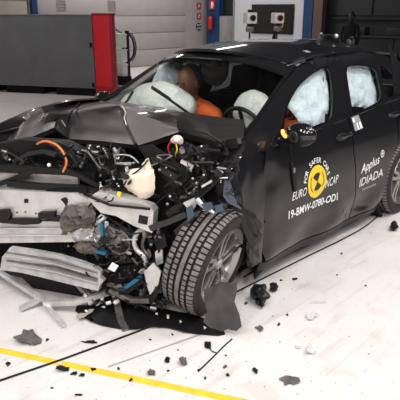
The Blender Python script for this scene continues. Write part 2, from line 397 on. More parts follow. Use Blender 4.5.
# barrier block
pa = atz(-45, 90.5, 0); pb = atz(96, 97, 0); pa.z = pb.z = 0
ax = (pb-pa).normalized(); nrm = Vector((ax.y, -ax.x, 0));
if nrm.dot(CAM-pa) < 0: nrm = -nrm
L = (pb-pa).length
bx_ = empty('crash_barrier', pa); tag(bx_, 'big grey crash barrier block on dark skids standing by far wall', 'barrier')
rot = Matrix((ax, nrm, Vector((0, 0, 1)))).transposed()
if rot.determinant() < 0: rot = Matrix((ax, nrm, Vector((0, 0, 1)))).transposed()
MB().box(rot@Vector((L/2, -.5, .90)), (L, 1.0, 1.46), rot, .012).build('block', 'bgrey', bx_)
MB().box(rot@Vector((L/2, -.5, 1.632)), (L+.01, 1.02, .02), rot).build('top_plate', 'bgrey', bx_, 0)
for k in (.15, .5, .85): MB().box(rot@Vector((L*k, -.5, .085)), (L*.26, .8, .17), rot).build('skid', 'black_dull', bx_, 0)
for (u, z) in ((L-.04, 1.05), (L-.04, .25)): MB().box(rot@Vector((u, .01, z)), (.05, .03, .09), rot).build('latch', 'black', bx_, 0)
rd = empty('steel_stand', pb); tag(rd, 'bright red steel stand at the right end of the grey barrier', 'stand')
MB().box(rot@Vector((.2, -.06, .93)), (.37, .10, 1.46), rot, .008).build('front_panel', 'red', rd)
MB().box(rot@Vector((.42, -.07, .93)), (.07, .14, 1.46), rot, .006).build('side_flange', 'red_shade', rd)  # receding side, its shade painted as a darker red
MB().box(rot@Vector((.22, -.16, .1)), (.4, .36, .2), rot).build('base', 'red_shade', rd, 0)
MB().box(rot@Vector((.24, -.07, 1.66)), (.46, .16, .02), rot).build('cap', 'red_shade', rd, 0)
# white boxes and hose reel behind red stand
for k, (z0, z1) in enumerate(((.2, .5), (.54, .84), (.88, 1.2))):
    c = aty(121, 60, -8.2); o = empty('storage_bin', (c.x, c.y, z0)); tag(o, ['lowest', 'middle', 'topmost'][k]+' white storage bin stacked right of the red stand', 'bin', 'white bins right of the red stand')
    MB().box((0, 0, (z1-z0)/2), (.16, .3, z1-z0-.002), None, .01).build('body', 'whitep', o); MB().box((.0, 0, (z1-z0)-.02), (.18, .32, .025)).build('rim', 'whitep', o, 0)
tag(MB().box((c.x, c.y, .1), (.3, .4, .2)).build('bin_plinth', 'black_dull', None, 0), 'black plinth under the white storage bins', 'plinth')
c = aty(128, 58, -8.5); t = empty('hose_rack', (c.x, c.y, 0)); tag(t, 'dark hose rack with coiled hoses beside white bins', 'rack')
MB().tube([(0, 0, 0), (0, 0, 1.25)], .05, 8).build('post', 'black', t); MB().lathe([(.001, 0), (.25, 0), (.25, .04), (.001, .04)], (0, 0, 0), rx, 16).build('base', 'black', t)
rr = Matrix.Rotation(YAW-math.pi/2, 3, 'Z')
for k in range(3):
    MB().tube([Vector((0, .05, .85))+rr@Vector((math.cos(2*math.pi*i/16)*(.13+.02*k), .03*k, math.sin(2*math.pi*i/16)*(.3+.02*k))) for i in range(17)], .022, 6).build('hose', ['black', 'steel', 'black'][k], t)
MB().ell(rr@Vector((-.2, .1, 1.0))*1+Vector((0, 0, 0)), (.12, .1, .16)).build('nozzle_bag', 'colblue', t); MB().tube([(0, 0, 1.1), rr@Vector((-.28, 0, 1.28))], .02, 6).build('arm', 'steel', t)
# two cameras on slim stands behind the car
def stand_cam(px, py, y, label, lensmat):
    c = aty(px, py, y); t = empty('stand_camera', (c.x, c.y, 0)); tag(t, label, 'camera', 'cameras on stands behind the car')
    fwd = (CAM-c); fwd.z = 0; fwd.normalize(); fwd = Matrix.Rotation(R(24), 3, 'Z')@fwd; sd = Vector((-fwd.y, fwd.x, 0)); q = Matrix((sd, fwd, Vector((0, 0, 1)))).transposed(); z = c.z
    MB().box((0, 0, z), (.185, .2, .185), q, .014).build('housing', 'whitep', t)
    MB().lathe([(.001, .09), (.052, .09), (.052, .14), (.042, .14), (.034, .115), (.001, .115)], (0, 0, z), q, 20).build('lens', lensmat, t)
    MB().box((0, 0, z+.115), (.07, .08, .05), q, .006).build('hot_shoe', 'black', t); MB().box((0, 0, z-.12), (.08, .09, .06), q, .006).build('tilt_head', 'black', t)
    MB().box(q@Vector((.0, .02, 0))+Vector((0, 0, z-.19)), (.14, .07, .09), q, .01).build('clamp', 'steel', t)
    MB().tube([(0, 0, z-.1), (0, 0, .28)], .016, 8).build('pole', 'black', t); MB().tube([q@Vector((.05, .02, z-.05)), q@Vector((.1, .03, z-.12)), q@Vector((.06, .02, z-.2))], .008, 6, 4).build('cable', 'yellowp' if lensmat == 'redlens' else 'black', t)
    for k in range(3):
        an = R(120*k+20); MB().tube([(0, 0, .4), (.33*math.cos(an), .33*math.sin(an), .012)], .012, 6).build('leg', 'black', t)
stand_cam(250, 18, -3.6, 'white boxed camera with black lens on slim stand, left of two', 'lens')
stand_cam(277.5, 18, -3.6, 'white boxed camera with dark red lens before the black screen', 'redlens')
# ceiling lamps, with the added fill panels among them
for k, (x, y, lx, wy, wt) in enumerate(LAMPS):
    t = empty('ceiling_or_fill_lamp', (x, y, LAMP_Z)); tag(t, 'long white lamp panel hanging above the hall, some added as fill light', 'lamp', 'ceiling lamps')
    MB().box((0, 0, .06), (lx+.06, wy+.06, .06)).build('housing', 'whitep', t, 0); MB().box((0, 0, .02), (lx, wy, .02)).build('diffuser', 'lampm', t, 0)
    for s in (-1, 1): MB().tube([(s*lx*.4, 0, .09), (s*lx*.4, 0, ZC-LAMP_Z)], .008, 6).build('hanger', 'steel', t)
    ld = bpy.data.lights.new('lamp_light', 'AREA'); ld.shape = 'RECTANGLE'; ld.size = lx; ld.size_y = wy; ld.energy = wt; ld.color = (1, .975, .95)
    lo = bpy.data.objects.new('lamp_light', ld); COL.objects.link(lo); lo.parent = t; lo.location = (0, 0, -.005)
SPOTS = [(x, y) for y in (4.6, 1.2) for x in (4.2, 1.8, -.6, -3.0, -5.4)]
for k, (x, y) in enumerate(SPOTS):
    t = empty('high_bay_lamp', (x, y, 5.3)); tag(t, 'round high bay lamp hanging from the ceiling over the car', 'lamp', 'high bay lamps')
    MB().lathe([(.16, .0), (.17, .02), (.08, .2), (.03, .24), (.001, .24), (.001, .22), (.07, .19), (.15, .02)], (0, 0, 0), rx, 20, None, True).build('reflector', 'greycab', t)
    MB().lathe([(.001, .03), (.14, .03), (.14, .04), (.001, .04)], (0, 0, 0), rx, 16).build('bulb_glass', 'lampm', t); MB().tube([(0, 0, .23), (0, 0, ZC-5.3)], .008, 6).build('hanger', 'steel', t)
    ld = bpy.data.lights.new('bulb_light', 'AREA'); ld.shape = 'DISK'; ld.size = .24; ld.energy = 22; ld.color = (1, .98, .96)
    lo = bpy.data.objects.new('bulb_light', ld); COL.objects.link(lo); lo.parent = t; lo.location = (0, 0, .005)
# person far behind
def person(px, py, x):
    c = at(px, py, 0, x); t = empty('person', (c.x, c.y, 0)); tag(t, 'person in dark clothes standing before the dark far wall', 'person'); H = c.z+.12
    k = H/1.72
    nodes = [((0, 0, .98), .13, .16), ((0, 0, 1.15), .11, .145), ((0, 0, 1.32), .12, .17), ((.01, 0, 1.45), .07, .09), ((.02, 0, 1.53), .05, .05),
             ((0, .19, 1.40), .055), ((.02, .24, 1.12), .042), ((.10, .22, .90), .03), ((0, -.19, 1.40), .055), ((.03, -.24, 1.12), .042), ((.14, -.18, .95), .03),
             ((0, .10, .86), .085), ((.02, .11, .48), .06), ((0, .11, .10), .042), ((.14, .13, .035), .035), ((0, -.10, .86), .085), ((.02, -.11, .48), .06), ((0, -.11, .10), .042), ((.14, -.13, .035), .035)]
    ed = [(0, 1), (1, 2), (2, 3), (3, 4), (2, 5), (5, 6), (6, 7), (2, 8), (8, 9), (9, 10), (0, 11), (11, 12), (12, 13), (13, 14), (0, 15), (15, 16), (16, 17), (17, 18)]
    q = Matrix.Rotation(R(25), 3, 'Z')
    o = skinmesh('body', [(q@Vector(n[0])*k, *[r*k for r in n[1:]]) for n in nodes], ed, 'cloth', t)
    def face(u, p):
        if u.x > .55: p.x += .006
        return p
    h = MB().ell(q@Vector((.03, 0, 1.63))*k, (.095, .075, .12), q, 16, 12, face).ell(q@Vector((.125, 0, 1.62))*k, (.016, .012, .02), q, 8, 6)
    for s in (-1, 1): h.ell(q@Vector((.02, .076*s, 1.62))*k, (.02, .01, .03), q, 8, 6)
    h.build('head', 'pskin', t); MB().ell(q@Vector((.01, 0, 1.665))*k, (.098, .085, .105), q, 14, 10).build('hair', 'hair', t)
    for s in (-1, 1):
        w0 = q@Vector((.10 if s > 0 else .14, .22*s if s > 0 else -.18, .90 if s > 0 else .95))*k
        hb = MB().ell(w0-Vector((0, 0, .05)), (.022, .04, .055), q, 8, 6)
        for f in range(4): hb.tube([w0+q@Vector((0, (f-1.5)*.018, -.08)), w0+q@Vector((.01, (f-1.5)*.02, -.12)), w0+q@Vector((.03, (f-1.5)*.02, -.15+.008*abs(f-1.5)))], .009, 6)
        hb.tube([w0+q@Vector((.0, -.03*s, -.03)), w0+q@Vector((.03, -.05*s, -.07))], .01, 6); hb.build('hand', 'pskin', t)
person(351.5, 18, -11.6)

# ================================================================== THE CAR
PZ = [.08, .20, .35, .58, .66, .78, .87, .95, 1.38, 1.43]; PY = [.80, .845, .866, .870, .862, .845, .822, .787, .61, .50]
def interp(x, xs, ys):
    if x <= xs[0]: return ys[0]
    for i in range(len(xs)-1):
        if x <= xs[i+1]: t = (x-xs[i])/(xs[i+1]-xs[i]); return ys[i]+(ys[i+1]-ys[i])*t
    return ys[-1]
def S(x, z):
    y = interp(z, PZ, PY)-(max(0, -2.6-x)/.75)**2*.12
    return y
def SD(x, z):   # left flank, buckled by the crash near the sill and the hinges
    y = S(x, z)
    if z < .95:
        k = math.exp(-((z-.22)/.16)**2)
        y += k*(.016*math.sin(x*9+z*6)+.010*noise.noise(Vector((x*5, z*7, 2))))
        y += .020*math.exp(-((x+.56)/.10)**2)*(.4+noise.noise(Vector((z*5, 1, 3))))
        y += .012*math.exp(-((x+1.45-(z-.3)*.9)/.09)**2)*max(0, 1-abs(z-.35)/.35)
        y += .006*noise.noise(Vector((x*2.2, z*2.6, 7)))
    return y
car = empty('car', (0, 0, 0)); tag(car, 'dark grey hatchback with crushed front end and crumpled bonnet, crash test lettering on doors', 'car')
def flank(name, outline, holes, m, parent, side=1, th=.012, step=.05, off=0, dmg=True):
    f = SD if (side > 0 and dmg) else S
    vs, ts = fill(outline, holes, step); b = MB(); b.add([(v.x, f(v.x, v.y)+off, v.y) for v in vs], ts)
    b.thick(th, (0, 1, 0))
    if side < 0: b.flip_y()
    return b.build(name, m, parent, 30)
W1 = roundpoly([(-.74, .93), (-.855, 1.10), (-1.06, 1.228), (-1.31, 1.307), (-1.47, 1.330), (-1.515, 1.31), (-1.51, 1.23), (-1.455, 1.10), (-1.375, .97), (-1.1, .955)], 2, .2)
W2 = roundpoly([(-1.73, 1.318), (-1.95, 1.312), (-2.205, 1.272), (-2.175, 1.025), (-1.75, .975), (-1.655, .98)], 2, .15)
W3 = roundpoly([(-2.255, 1.285), (-2.37, 1.262), (-2.50, 1.17), (-2.61, 1.055), (-2.215, 1.02)], 2, .15)
FRAME = [(-.385, .99), (-.49, 1.035), (-.596, 1.083), (-.876, 1.233), (-1.11, 1.338), (-1.302, 1.380), (-1.64, 1.402), (-2.06, 1.396), (-2.41, 1.352), (-2.66, 1.29), (-2.90, 1.16), (-3.0, 1.02), (-2.85, 1.005), (-2.26, 1.000), (-1.58, .958), (-.8, .915), (-.56, .902), (-.42, .905)]
ARC = [(-2.5+.375*math.cos(R(a_)), .315+.375*math.sin(R(a_))) for a_ in range(0, 181, 12)]
DF = [(-.58, .910), (-.545, .90), (-.515, .82), (-.485, .70), (-.47, .48), (-.50, .26), (-.55, .175), (-1.0, .168), (-1.665, .155), (-1.645, .40), (-1.58, .70), (-1.575, .953), (-1.1, .93)]
DRR = [(-1.588, .955), (-1.593, .70), (-1.657, .40), (-1.678, .155), (-2.13, .15)]+[p for p in ARC[::-1] if p[0] < -2.12 and p[0] > -2.84 and p[0] < -2.12][0:0]+[(-2.135, .30), (-2.15, .42), (-2.19, .52), (-2.25, .60), (-2.32, .70), (-2.315, .85), (-2.26, .998), (-1.95, .978)]
QP = [(-2.272, .999), (-2.328, .85), (-2.333, .70), (-2.263, .607)]+[p for p in ARC if -2.83 < p[0] < -2.27][0:]+[(-2.875, .33), (-2.89, .24), (-3.1, .26), (-3.24, .40), (-3.30, .62), (-3.22, .85), (-3.05, 1.0), (-2.85, 1.004)]
SILL = [(-.47, .10), (-.50, .165), (-1.0, .158), (-1.67, .145), (-2.125, .14), (-2.13, .085), (-1.2, .085)]
for side in (1, -1):
    flank('side_frame', FRAME, [W1, W2, W3], 'paint', car, side, .02, .045)
    d1 = flank('front_door', DF, [], 'paint', car, side, .03, .04)
    d2 = flank('rear_door', DRR, [], 'paint', car, side, .03, .045)
    flank('quarter_panel', QP, [], 'paint', car, side, .03, .05)
    flank('sill', SILL, [], 'black' , car, side, .03, .05, .0)
    for Wn, dd in ((W1, d1), (W2, d2), (W3, None)):
        flank('window_glass', Wn, [], 'glass' if side > 0 else 'glassd', dd or car, side, .004, .08, -.012)
        c_ = sum((Vector(p) for p in Wn), Vector((0, 0)))/len(Wn)
        inn = [tuple(c_+(Vector(p)-c_)*.955) for p in Wn]; out = [tuple(c_+(Vector(p)-c_)*1.012) for p in Wn]
        flank('window_seal', out, [inn], 'gloss_black', dd or car, side, .008, .05, .003)
    # belt strip
    t = MB().tube([(x, (S(x, z)+.004)*side, z) for x, z in ((-.62, .912), (-1.0, .932), (-1.35, .950), (-1.58, .962), (-1.95, .985), (-2.26, 1.004), (-2.6, 1.015))], .008, 6); t.build('belt_strip', 'gloss_black', car)
    # inner door shells / pillars: dark body behind the panels so that gaps read black
    flank('inner_body', [(-.52, .90), (-.48, .5), (-.52, .12), (-2.12, .10), (-2.16, .50), (-2.3, .65), (-2.85, .70), (-3.2, .6), (-3.0, .97), (-2.2, .98), (-1.5, .935)], [], 'black_dull', car, side, .02, .09, -.055, False)
    B = MB().add([], [])
    flank('b_pillar_trim', [(-1.50, 1.33), (-1.74, 1.325), (-1.66, .94), (-1.36, .94)], [], 'black_dull', car, side, .02, .06, -.05, False)
    # door handles
    for dd, x0, z0 in ((d1, -1.445, .845), (d2, -2.285, .893)):
        g = MB(); y0 = S(x0, z0)
        g.ell((x0, (y0+.0)*side, z0), (.085, .012, .032), None, 16, 8); g.build('handle_cup', 'black', dd)
        MB().tube([(x0+.10, (S(x0, z0+.02)+.006)*side, z0+.012), (x0+.07, (y0+.03)*side, z0+.014), (x0-.07, (y0+.03)*side, z0+.016), (x0-.10, (y0+.006)*side, z0+.015)], [.013, .014, .014, .013], 8, 0).build('door_handle', 'paint', dd)
    FD, RD_ = (d1, d2) if side > 0 else (FD, RD_)
# roof
def roof_z(x, y):
    zc = interp(x, [-3.0, -2.75, -2.4, -2.0, -1.6, -1.3, -1.1, -.98], [1.375, 1.41, 1.455, 1.482, 1.492, 1.485, 1.466, 1.446]); hw = .585
    return zc-interp(x, [-2.8, -1.6, -1.0], [.075, .09, .085])*(abs(y)/hw)**2.2
xs = [-.985, -1.05, -1.15, -1.3, -1.5, -1.7, -1.9, -2.1, -2.3, -2.5, -2.7, -2.86]
rows = []
for x in xs:
    hw = interp(x, [-2.9, -2.4, -1.6, -1.15, -.98], [.50, .555, .585, .575, .56])
    r = []
    for j in range(17):
        u = -1+j/8; y = u*hw; bow = .10*(1-u*u) if x > -1.0 else (.06*(1-u*u) if x > -1.1 else 0)
        r.append((x+bow*.8-.10*(u*u if x > -1.0 else .5*u*u if x > -1.1 else 0), y, roof_z(x, y)))
    rows.append(r)
MB().grid(rows).thick(.02, (0, 0, 1)).build('roof_panel', 'paint', car, 40)
MB().add([(-2.80, y, 1.372-.03*abs(y/.5)**2) for y in (-.5, -.25, 0, .25, .5)]+[(-2.98, y, 1.345-.03*abs(y/.5)**2) for y in (-.5, -.25, 0, .25, .5)], [(i, i+1, i+6, i+5) for i in range(4)]).thick(.03, (0, 0, 1)).build('roof_spoiler', 'gloss_black', car)
fin = MB().prism([(0, 0), (.16, 0), (.15, .018), (.035, .065), (.01, .06)], .03, Matrix.Translation((-2.55, .015, roof_z(-2.55, 0)-.004))@Matrix.Rotation(R(90), 4, 'X')); fin.build('antenna_fin', 'gloss_black', car)
# gaps between roof and side frames
for s in (1, -1):
    MB().tube([(x, s*(yy), zz) for x, yy, zz in ((-1.07, .572, 1.345), (-1.3, .585, 1.388), (-1.64, .580, 1.402), (-2.06, .565, 1.393), (-2.41, .555, 1.352), (-2.66, .54, 1.29))], .014, 6).build('roof_moulding', 'gloss_black', car)
# things on the roof: yellow test stickers and little markers
for (px, py, w_, h_, m_) in ((238, 43.5, .06, .03, 'yellowp'), (252, 42.5, .09, .04, 'beige'), (266, 45, .06, .035, 'beige'), (247, 45.5, .05, .02, 'yellowp'), (310, 44, .12, .09, 'greyp'), (322, 50.5, .04, .02, 'greyp')):
    p = atz(px, py, 1.44); q = Vector((max(-2.6, min(-1.1, p.x)), max(-.5, min(.5, p.y)), 0))
    vs = []; n_ = 5
    for i in range(n_):
        for j in range(n_):
            x = q.x+(i/(n_-1)-.5)*w_*1.3; y = q.y+(j/(n_-1)-.5)*w_; vs.append((x, y, roof_z(x, y)+.003))
    MB().add(vs, [(i*n_+j, i*n_+j+1, (i+1)*n_+j+1, (i+1)*n_+j) for i in range(n_-1) for j in range(n_-1)]).build('roof_sticker', m_, car)
for k, (px, py) in enumerate(((322, 42), (331, 41), (337, 43))):
    x, y = -2.12-.10*k, .16+.09*k; z = roof_z(x, y)
    MB().box((x, y, z+.02), (.06, .05, .045), None, .008).build('sensor_box', ['steel', 'black', 'steel'][k], car); MB().ell((x+.02, y+.02, z+.05), (.018, .018, .02), None, 10, 6).build('sensor_knob', ['steel', 'alu', 'black'][k], car)
# windscreen between the A-pillars
EDGE = [(-.385, .99), (-.49, 1.035), (-.596, 1.083), (-.876, 1.233), (-1.075, 1.330)]
rows = []
for i, (x, z) in enumerate(EDGE):
    y0 = S(x, z)-.012; bow = [.20, .19, .175, .13, .085][i]; r = []
    for j in range(17):
        u = -1+j/8; r.append((x+bow*(1-u*u), y0*u, z+[.0, .010, .025, .065, .105][i]*(1-abs(u)**2.5)))
    rows.append(r)
ws = MB().grid(rows).thick(.006, (1, 0, 1)).build('windscreen', 'glass', car, 60)
hd = [[Vector(p).lerp(Vector(q_), .42)+Vector((.008, 0, .010)) for p, q_ in zip(rows[-1], rows[-2])], [Vector(p)+Vector((.006, 0, .008)) for p in rows[-1]], [Vector(p)+Vector((-.07, 0, .018)) for p in rows[-1]]]
MB().grid(hd).thick(.012, (1, 0, 1)).build('windscreen_header', 'gloss_black', car)
for s in (0, -1):
    MB().tube([Vector(rows[i][s])+Vector((.004, 0, .004)) for i in range(5)], .013, 6).build('windscreen_seal', 'gloss_black', car)
# cowl below the glass
cw = [[Vector(p)+Vector((0, 0, .004)) for p in rows[0]], [Vector(p)+Vector((.03, 0, -.05)) for p in rows[0]], [Vector(p)+Vector((.045, 0, -.16)) for p in rows[0]]]
MB().grid(cw).thick(.01, (1, 0, 1)).build('cowl', 'black', car)
# wipers
def glasspt(px, py):
    v = ray(px, py); best = None
    for k in range(400):
        p = CAM+v*(2.2+k*.01)
        # slanted glass plane test through edge rows
        x = p.x-.15*(1-(p.y/.75)**2)
        ze = interp(x, [-1.075, -.876, -.596, -.385], [1.37, 1.265, 1.10, .99])
        if p.z < ze+.03 and p.x < -.15: return p
    return CAM+v*3.2
for pts in (((152, 88), (170, 100), (188, 113)), ((133, 92), (128, 100), (122, 106))):
    P = [glasspt(*q) for q in pts]
    a_ = MB().tube(P, .009, 6).build('wiper', 'black', car); MB().tube([P[0]+Vector((0, 0, .012)), P[1]+Vector((0, 0, .012))], .006, 6).build('blade', 'rubber_side', a_)
# rear end
rows = []
for x, z, hw in ((-2.90, 1.335, .50), (-3.05, 1.18, .56), (-3.12, 1.03, .62)): rows.append([(x-.05*(1-abs(u)), u*hw, z) for u in [k/6-1 for k in range(13)]])
MB().grid(rows).thick(.008, (-1, 0, 0)).build('rear_window', 'glassd', car)
rows = []
for x, z, hw in ((-3.12, 1.02, .64), (-3.25, .9, .70), (-3.30, .72, .72), (-3.28, .55, .70)): rows.append([(x-.04*(1-u*u), u*hw, z) for u in [k/6-1 for k in range(13)]])
MB().grid(rows).thick(.03, (-1, 0, 0)).build('tailgate', 'paint', car)
rows = []
for x, z, hw in ((-3.29, .55, .77), (-3.36, .48, .78), (-3.36, .34, .77), (-3.28, .22, .74)): rows.append([(x-.05*(1-u*u), u*hw, z) for u in [k/6-1 for k in range(13)]])
MB().grid(rows).thick(.03, (-1, 0, 0)).build('rear_bumper', 'paint', car)
for s in (1, -1): MB().ell((-3.2, s*.62, .83), (.08, .16, .07), None, 14, 8).build('tail_light', 'redlens', car)
# underbody, firewall, inner wings
MB().box((-1.75, 0, .17), (2.7, 1.5, .08), None, .03).build('floor_pan', 'black_dull', car)
MB().box((-.50, 0, .55), (.05, 1.46, .76), None, .01).build('firewall', 'black_dull', car)
for s in (1, -1):
    MB().lathe([(.37, -.28), (.37, .02), (.395, .02), (.395, -.28)], (-2.5, .79*s if s > 0 else -.53, .315), None, 28, None, True).build('wheel_housing', 'black_dull', car)
MB().box((-2.9, 0, .6), (.6, 1.2, .7)).build('luggage_floor', 'black_dull', car)
# ---------------- wheels
def wheel(c, rz=0, camber=0, side=1):
    w_ = empty('wheel', c, car); rot = Matrix.Rotation(rz, 3, 'Z')@Matrix.Rotation(camber, 3, 'X')
    if side < 0: rot = rot@Matrix.Rotation(math.pi, 3, 'Z')
    # local axis Y outward. tread profile
    h = .112; prof = [(.218, -.09), (.232, -.105), (.27, -.117), (.298, -.112), (.313, -.100)]
    for g in (-.058, -.020, .020, .058): prof += [(.3235, g-.0075), (.309, g-.006), (.309, g+.006), (.3235, g+.0075)]
    tread0, tread1 = 5, 20
    prof = prof[:5]+[(.3195, -.088)]+prof[5:]+[(.3195, .088), (.313, .100), (.298, .112), (.27, .117), (.232, .105), (.218, .09)]
    SEG = 434
    def fn(k, j):
        r, a_ = prof[j]
        if abs(a_) > .06 and r > .31: return -.010 if (k % 7 == 0) else 0
        if .318 < r and .024 < abs(a_) < .06: return -.012 if (k+3) % 7 == 0 else 0
        return 0
    t = MB().lathe(prof, (0, 0, 0), rot, SEG, fn); ty = t.build('tyre', 'rubber', w_, 25)
    ty.data.materials.append(M['rubber_side'])
    inv = rot.transposed()
    for p in ty.data.polygons:
        q = inv@p.center
        if math.hypot(q.x, q.z) < .306 or abs(q.y) > .103: p.material_index = 1
        elif math.hypot(q.x, q.z) < (.3185 if abs(q.y) < .088 else .3125): p.material_index = 1
    MB().lathe([(.222, .098), (.232, .108), (.235, .104), (.228, .09), (.205, .075), (.195, .0), (.205, -.09), (.228, -.10), (.222, -.11), (.19, -.08), (.18, .0), (.195, .08)], (0, 0, 0), rot, 48, None, True).build('rim', 'rim', w_)
    MB().lathe([(.001, .0), (.19, .0), (.19, -.03), (.001, -.03)], (0, 0, 0), rot, 36).build('brake_disc', 'rim_dark', w_)
    MB().lathe([(.001, .082), (.03, .082), (.062, .074), (.068, .05), (.068, .0), (.001, .0)], (0, 0, 0), rot, 28).build('hub', 'rim', w_)
    MB().lathe([(.001, .088), (.026, .087), (.03, .08), (.001, .08)], (0, 0, 0), rot, 20).build('hub_cap', 'alu', w_)
    for k in range(5):
        an = 2*math.pi*k/5+.35; sp = MB()
        rr_ = rot@Matrix.Rotation(-an, 3, 'Y')
        for s2 in (-1, 1):
            A0 = [(.05, .078, s2*.008), (.05, .078, s2*.034), (.05, .04, s2*.034), (.05, .04, s2*.008)]
            A1 = [(.14, .082, s2*.014), (.14, .082, s2*.040), (.14, .04, s2*.040), (.14, .04, s2*.014)]
            A2 = [(.214, .094, s2*.022), (.214, .094, s2*.060), (.214, .05, s2*.060), (.214, .05, s2*.022)]
            sp.add([rr_@Vector(v) for v in A0+A1+A2], [(i, (i+1) % 4, 4+(i+1) % 4, 4+i) for i in range(4)]+[(4+i, 4+(i+1) % 4, 8+(i+1) % 4, 8+i) for i in range(4)]+[(0, 1, 2, 3), (8, 9, 10, 11)])
        sp.build('spoke', 'rim', w_, 20)
        b2 = 2*math.pi*k/5+.35+math.pi/5
        MB().lathe([(.001, .084), (.009, .084), (.009, .07)], rot@Vector((.048*math.cos(b2), 0, .048*math.sin(b2))), rot, 8).build('wheel_bolt', 'steel', w_)
    return w_
wheel((-.06, .80, .341), R(14), R(-13))
wheel((-2.5, .765, .318))
wheel((.17, -.77, .318), R(4), 0, -1)
wheel((-2.5, -.765, .318), 0, 0, -1)
# ---------------- door mirror
def mirror(side):
    c = Vector((-.70, .965*side, 1.000)); m_ = empty('door_mirror', c, car); q = Matrix.Rotation(R(-8*side), 3, 'Z')
    def fn(u, p):
        if u.x < -.1: p.x *= .35
        p.z += .012*u.y*side
        return p
    MB().ell((0, 0, 0), (.078, .118, .072), q, 24, 14, fn).build('mirror_cap', 'gloss_black', m_)
    MB().ell(q@Vector((.0, 0, -.02)), (.074, .112, .058), q, 20, 12, fn).build('mirror_shell', 'black', m_)
    MB().tube([q@Vector((.02, -.08*side, -.045)), q@Vector((.02, -.17*side, -.075)), q@Vector((.03, -.235*side, -.075))], [.03, .024, .034], 10).build('mirror_arm', 'gloss_black', m_)
    MB().tube([q@Vector((.050, -.100*side, .012)), q@Vector((.068, -.080*side, .000)), q@Vector((.080, -.045*side, -.012))], .011, 8).build('turn_signal', 'signal' if side > 0 else 'lens', m_)
    MB().lathe([(.001, .079), (.030, .078), (.036, .073), (.036, .05)], q@Vector((0, .012*side, -.005)), q@Matrix.Rotation(R(-90), 3, 'Z'), 20).build('target_disc', 'dgrey', m_)
    MB().lathe([(.001, .082), (.016, .082), (.016, .07)], q@Vector((0, .012*side, -.005)), q@Matrix.Rotation(R(-90), 3, 'Z'), 14).build('target_centre', 'black', m_)
    MB().ell(q@Vector((-.03, 0, 0)), (.006, .105, .06), q, 18, 10).build('mirror_glass', 'steel', m_)
mirror(1); mirror(-1)
# mirror sail triangles
flank('mirror_sail', [(-.60, .915), (-.74, .925), (-.83, 1.055), (-.76, 1.00)], [], 'gloss_black', FD, 1, .01, .06, .004)
# black strap and cable on the door below the mirror
MB().tube([(-.80, SD(-.80, z)+.006, z) for z in (.93, .86, .80)], .004, 6).build('strap_cord', 'black', FD)
bb = MB(); vs, ts = fill(roundpoly([(-.775, .80), (-.80, .79), (-.83, .70), (-.82, .60), (-.80, .585), (-.785, .66)], 2), (), .03); bb.add([(v.x, SD(v.x, v.y)+.012, v.y) for v in vs], ts).thick(.01, (0, 1, 0)); bb.build('strap', 'black', FD)
MB().box((-.80, SD(-.8, .735)+.016, .735), (.012, .006, .03)).build('strap_mark', 'greyp', FD, 0)
# ---------------- lettering
def on_door(pts2, tris, m, parent, name, off=.003):
    return MB().add([(x, SD(x, z)+off, z) for x, z in pts2], tris).build(name, m, parent, 0)
def text_mesh(body, weight=0.0, shear=0.0, space=1.0):
    cu = bpy.data.curves.new('t', 'FONT'); cu.body = body; cu.size = 1; cu.offset = weight; cu.shear = shear; cu.space_character = space; cu.resolution_u = 3; cu.fill_mode = 'FRONT'
    o = bpy.data.objects.new('t', cu); COL.objects.link(o); dg = bpy.context.evaluated_depsgraph_get(); dg.update()
    me_ = bpy.data.meshes.new_from_object(o.evaluated_get(dg)); vs = [v.co.copy() for v in me_.vertices]; fs = [tuple(p.vertices) for p in me_.polygons]
    bpy.data.objects.remove(o); bpy.data.meshes.remove(me_); return vs, fs
def lettering(body, x0, z0, x1, z1, h, parent, name, m='white', weight=.012, shear=0., space=1.):
    """text from (x0,z0) to (x1,z1) along the base line, height h"""
    vs, fs = text_mesh(body, weight, shear, space); w0 = min(v.x for v in vs); w1 = max(v.x for v in vs); h0 = min(v.y for v in vs); h1 = max(v.y for v in vs)
    a_ = Vector((x0, z0)); b_ = Vector((x1, z1)); up = Vector((0, 1))
    pts = [tuple(a_+(b_-a_)*((v.x-w0)/(w1-w0))+up*(h*(v.y-h0)/(h1-h0))) for v in vs]
    return on_door(pts, fs, m, parent, name)
lettering('EURO', -.785, .532, -.955, .532, .058, FD, 'lettering', shear=.25, weight=.0)
lettering('NCAP', -1.185, .527, -1.36, .533, .060, FD, 'lettering', shear=.25, weight=.0)
lettering('19-BMW-0780-OD1', -.755, .412, -1.36, .398, .058, FD, 'lettering', weight=.018)
CX, CZ, RR_ = -1.080, .598, .114
circ = lambda r, n=36, a0=0, a1=360: [(CX-r*math.cos(R(a0+(a1-a0)*k/n)), CZ+r*math.sin(R(a0+(a1-a0)*k/n))) for k in range(n)]
vs, ts = fill(circ(RR_), (), .04); on_door([tuple(v) for v in vs], ts, 'ncapy', FD, 'emblem_disc', .003)
for a0 in (55, 235):   # two black quadrants plus bars of the calibration mark
    pts = [(CX, CZ)]+[(CX-RR_*.55*math.cos(R(a0+k*10)), CZ+RR_*.55*math.sin(R(a0+k*10))) for k in range(10)]
    on_door(pts, [(0, k, k+1) for k in range(1, 10)], 'blackp', FD, 'emblem_quadrant', .0045)
for a0 in (145, 325):
    pts = []
    for k in range(8): an = R(a0+k*12); pts += [(CX-RR_*.68*math.cos(an), CZ+RR_*.68*math.sin(an)), (CX-RR_*(.74)*math.cos(an), CZ+RR_*.74*math.sin(an))]
    on_door(pts, [(2*k, 2*k+1, 2*k+3, 2*k+2) for k in range(7)], 'blackp', FD, 'emblem_arc', .0045)
s_ = 'FOR SAFER CARS'
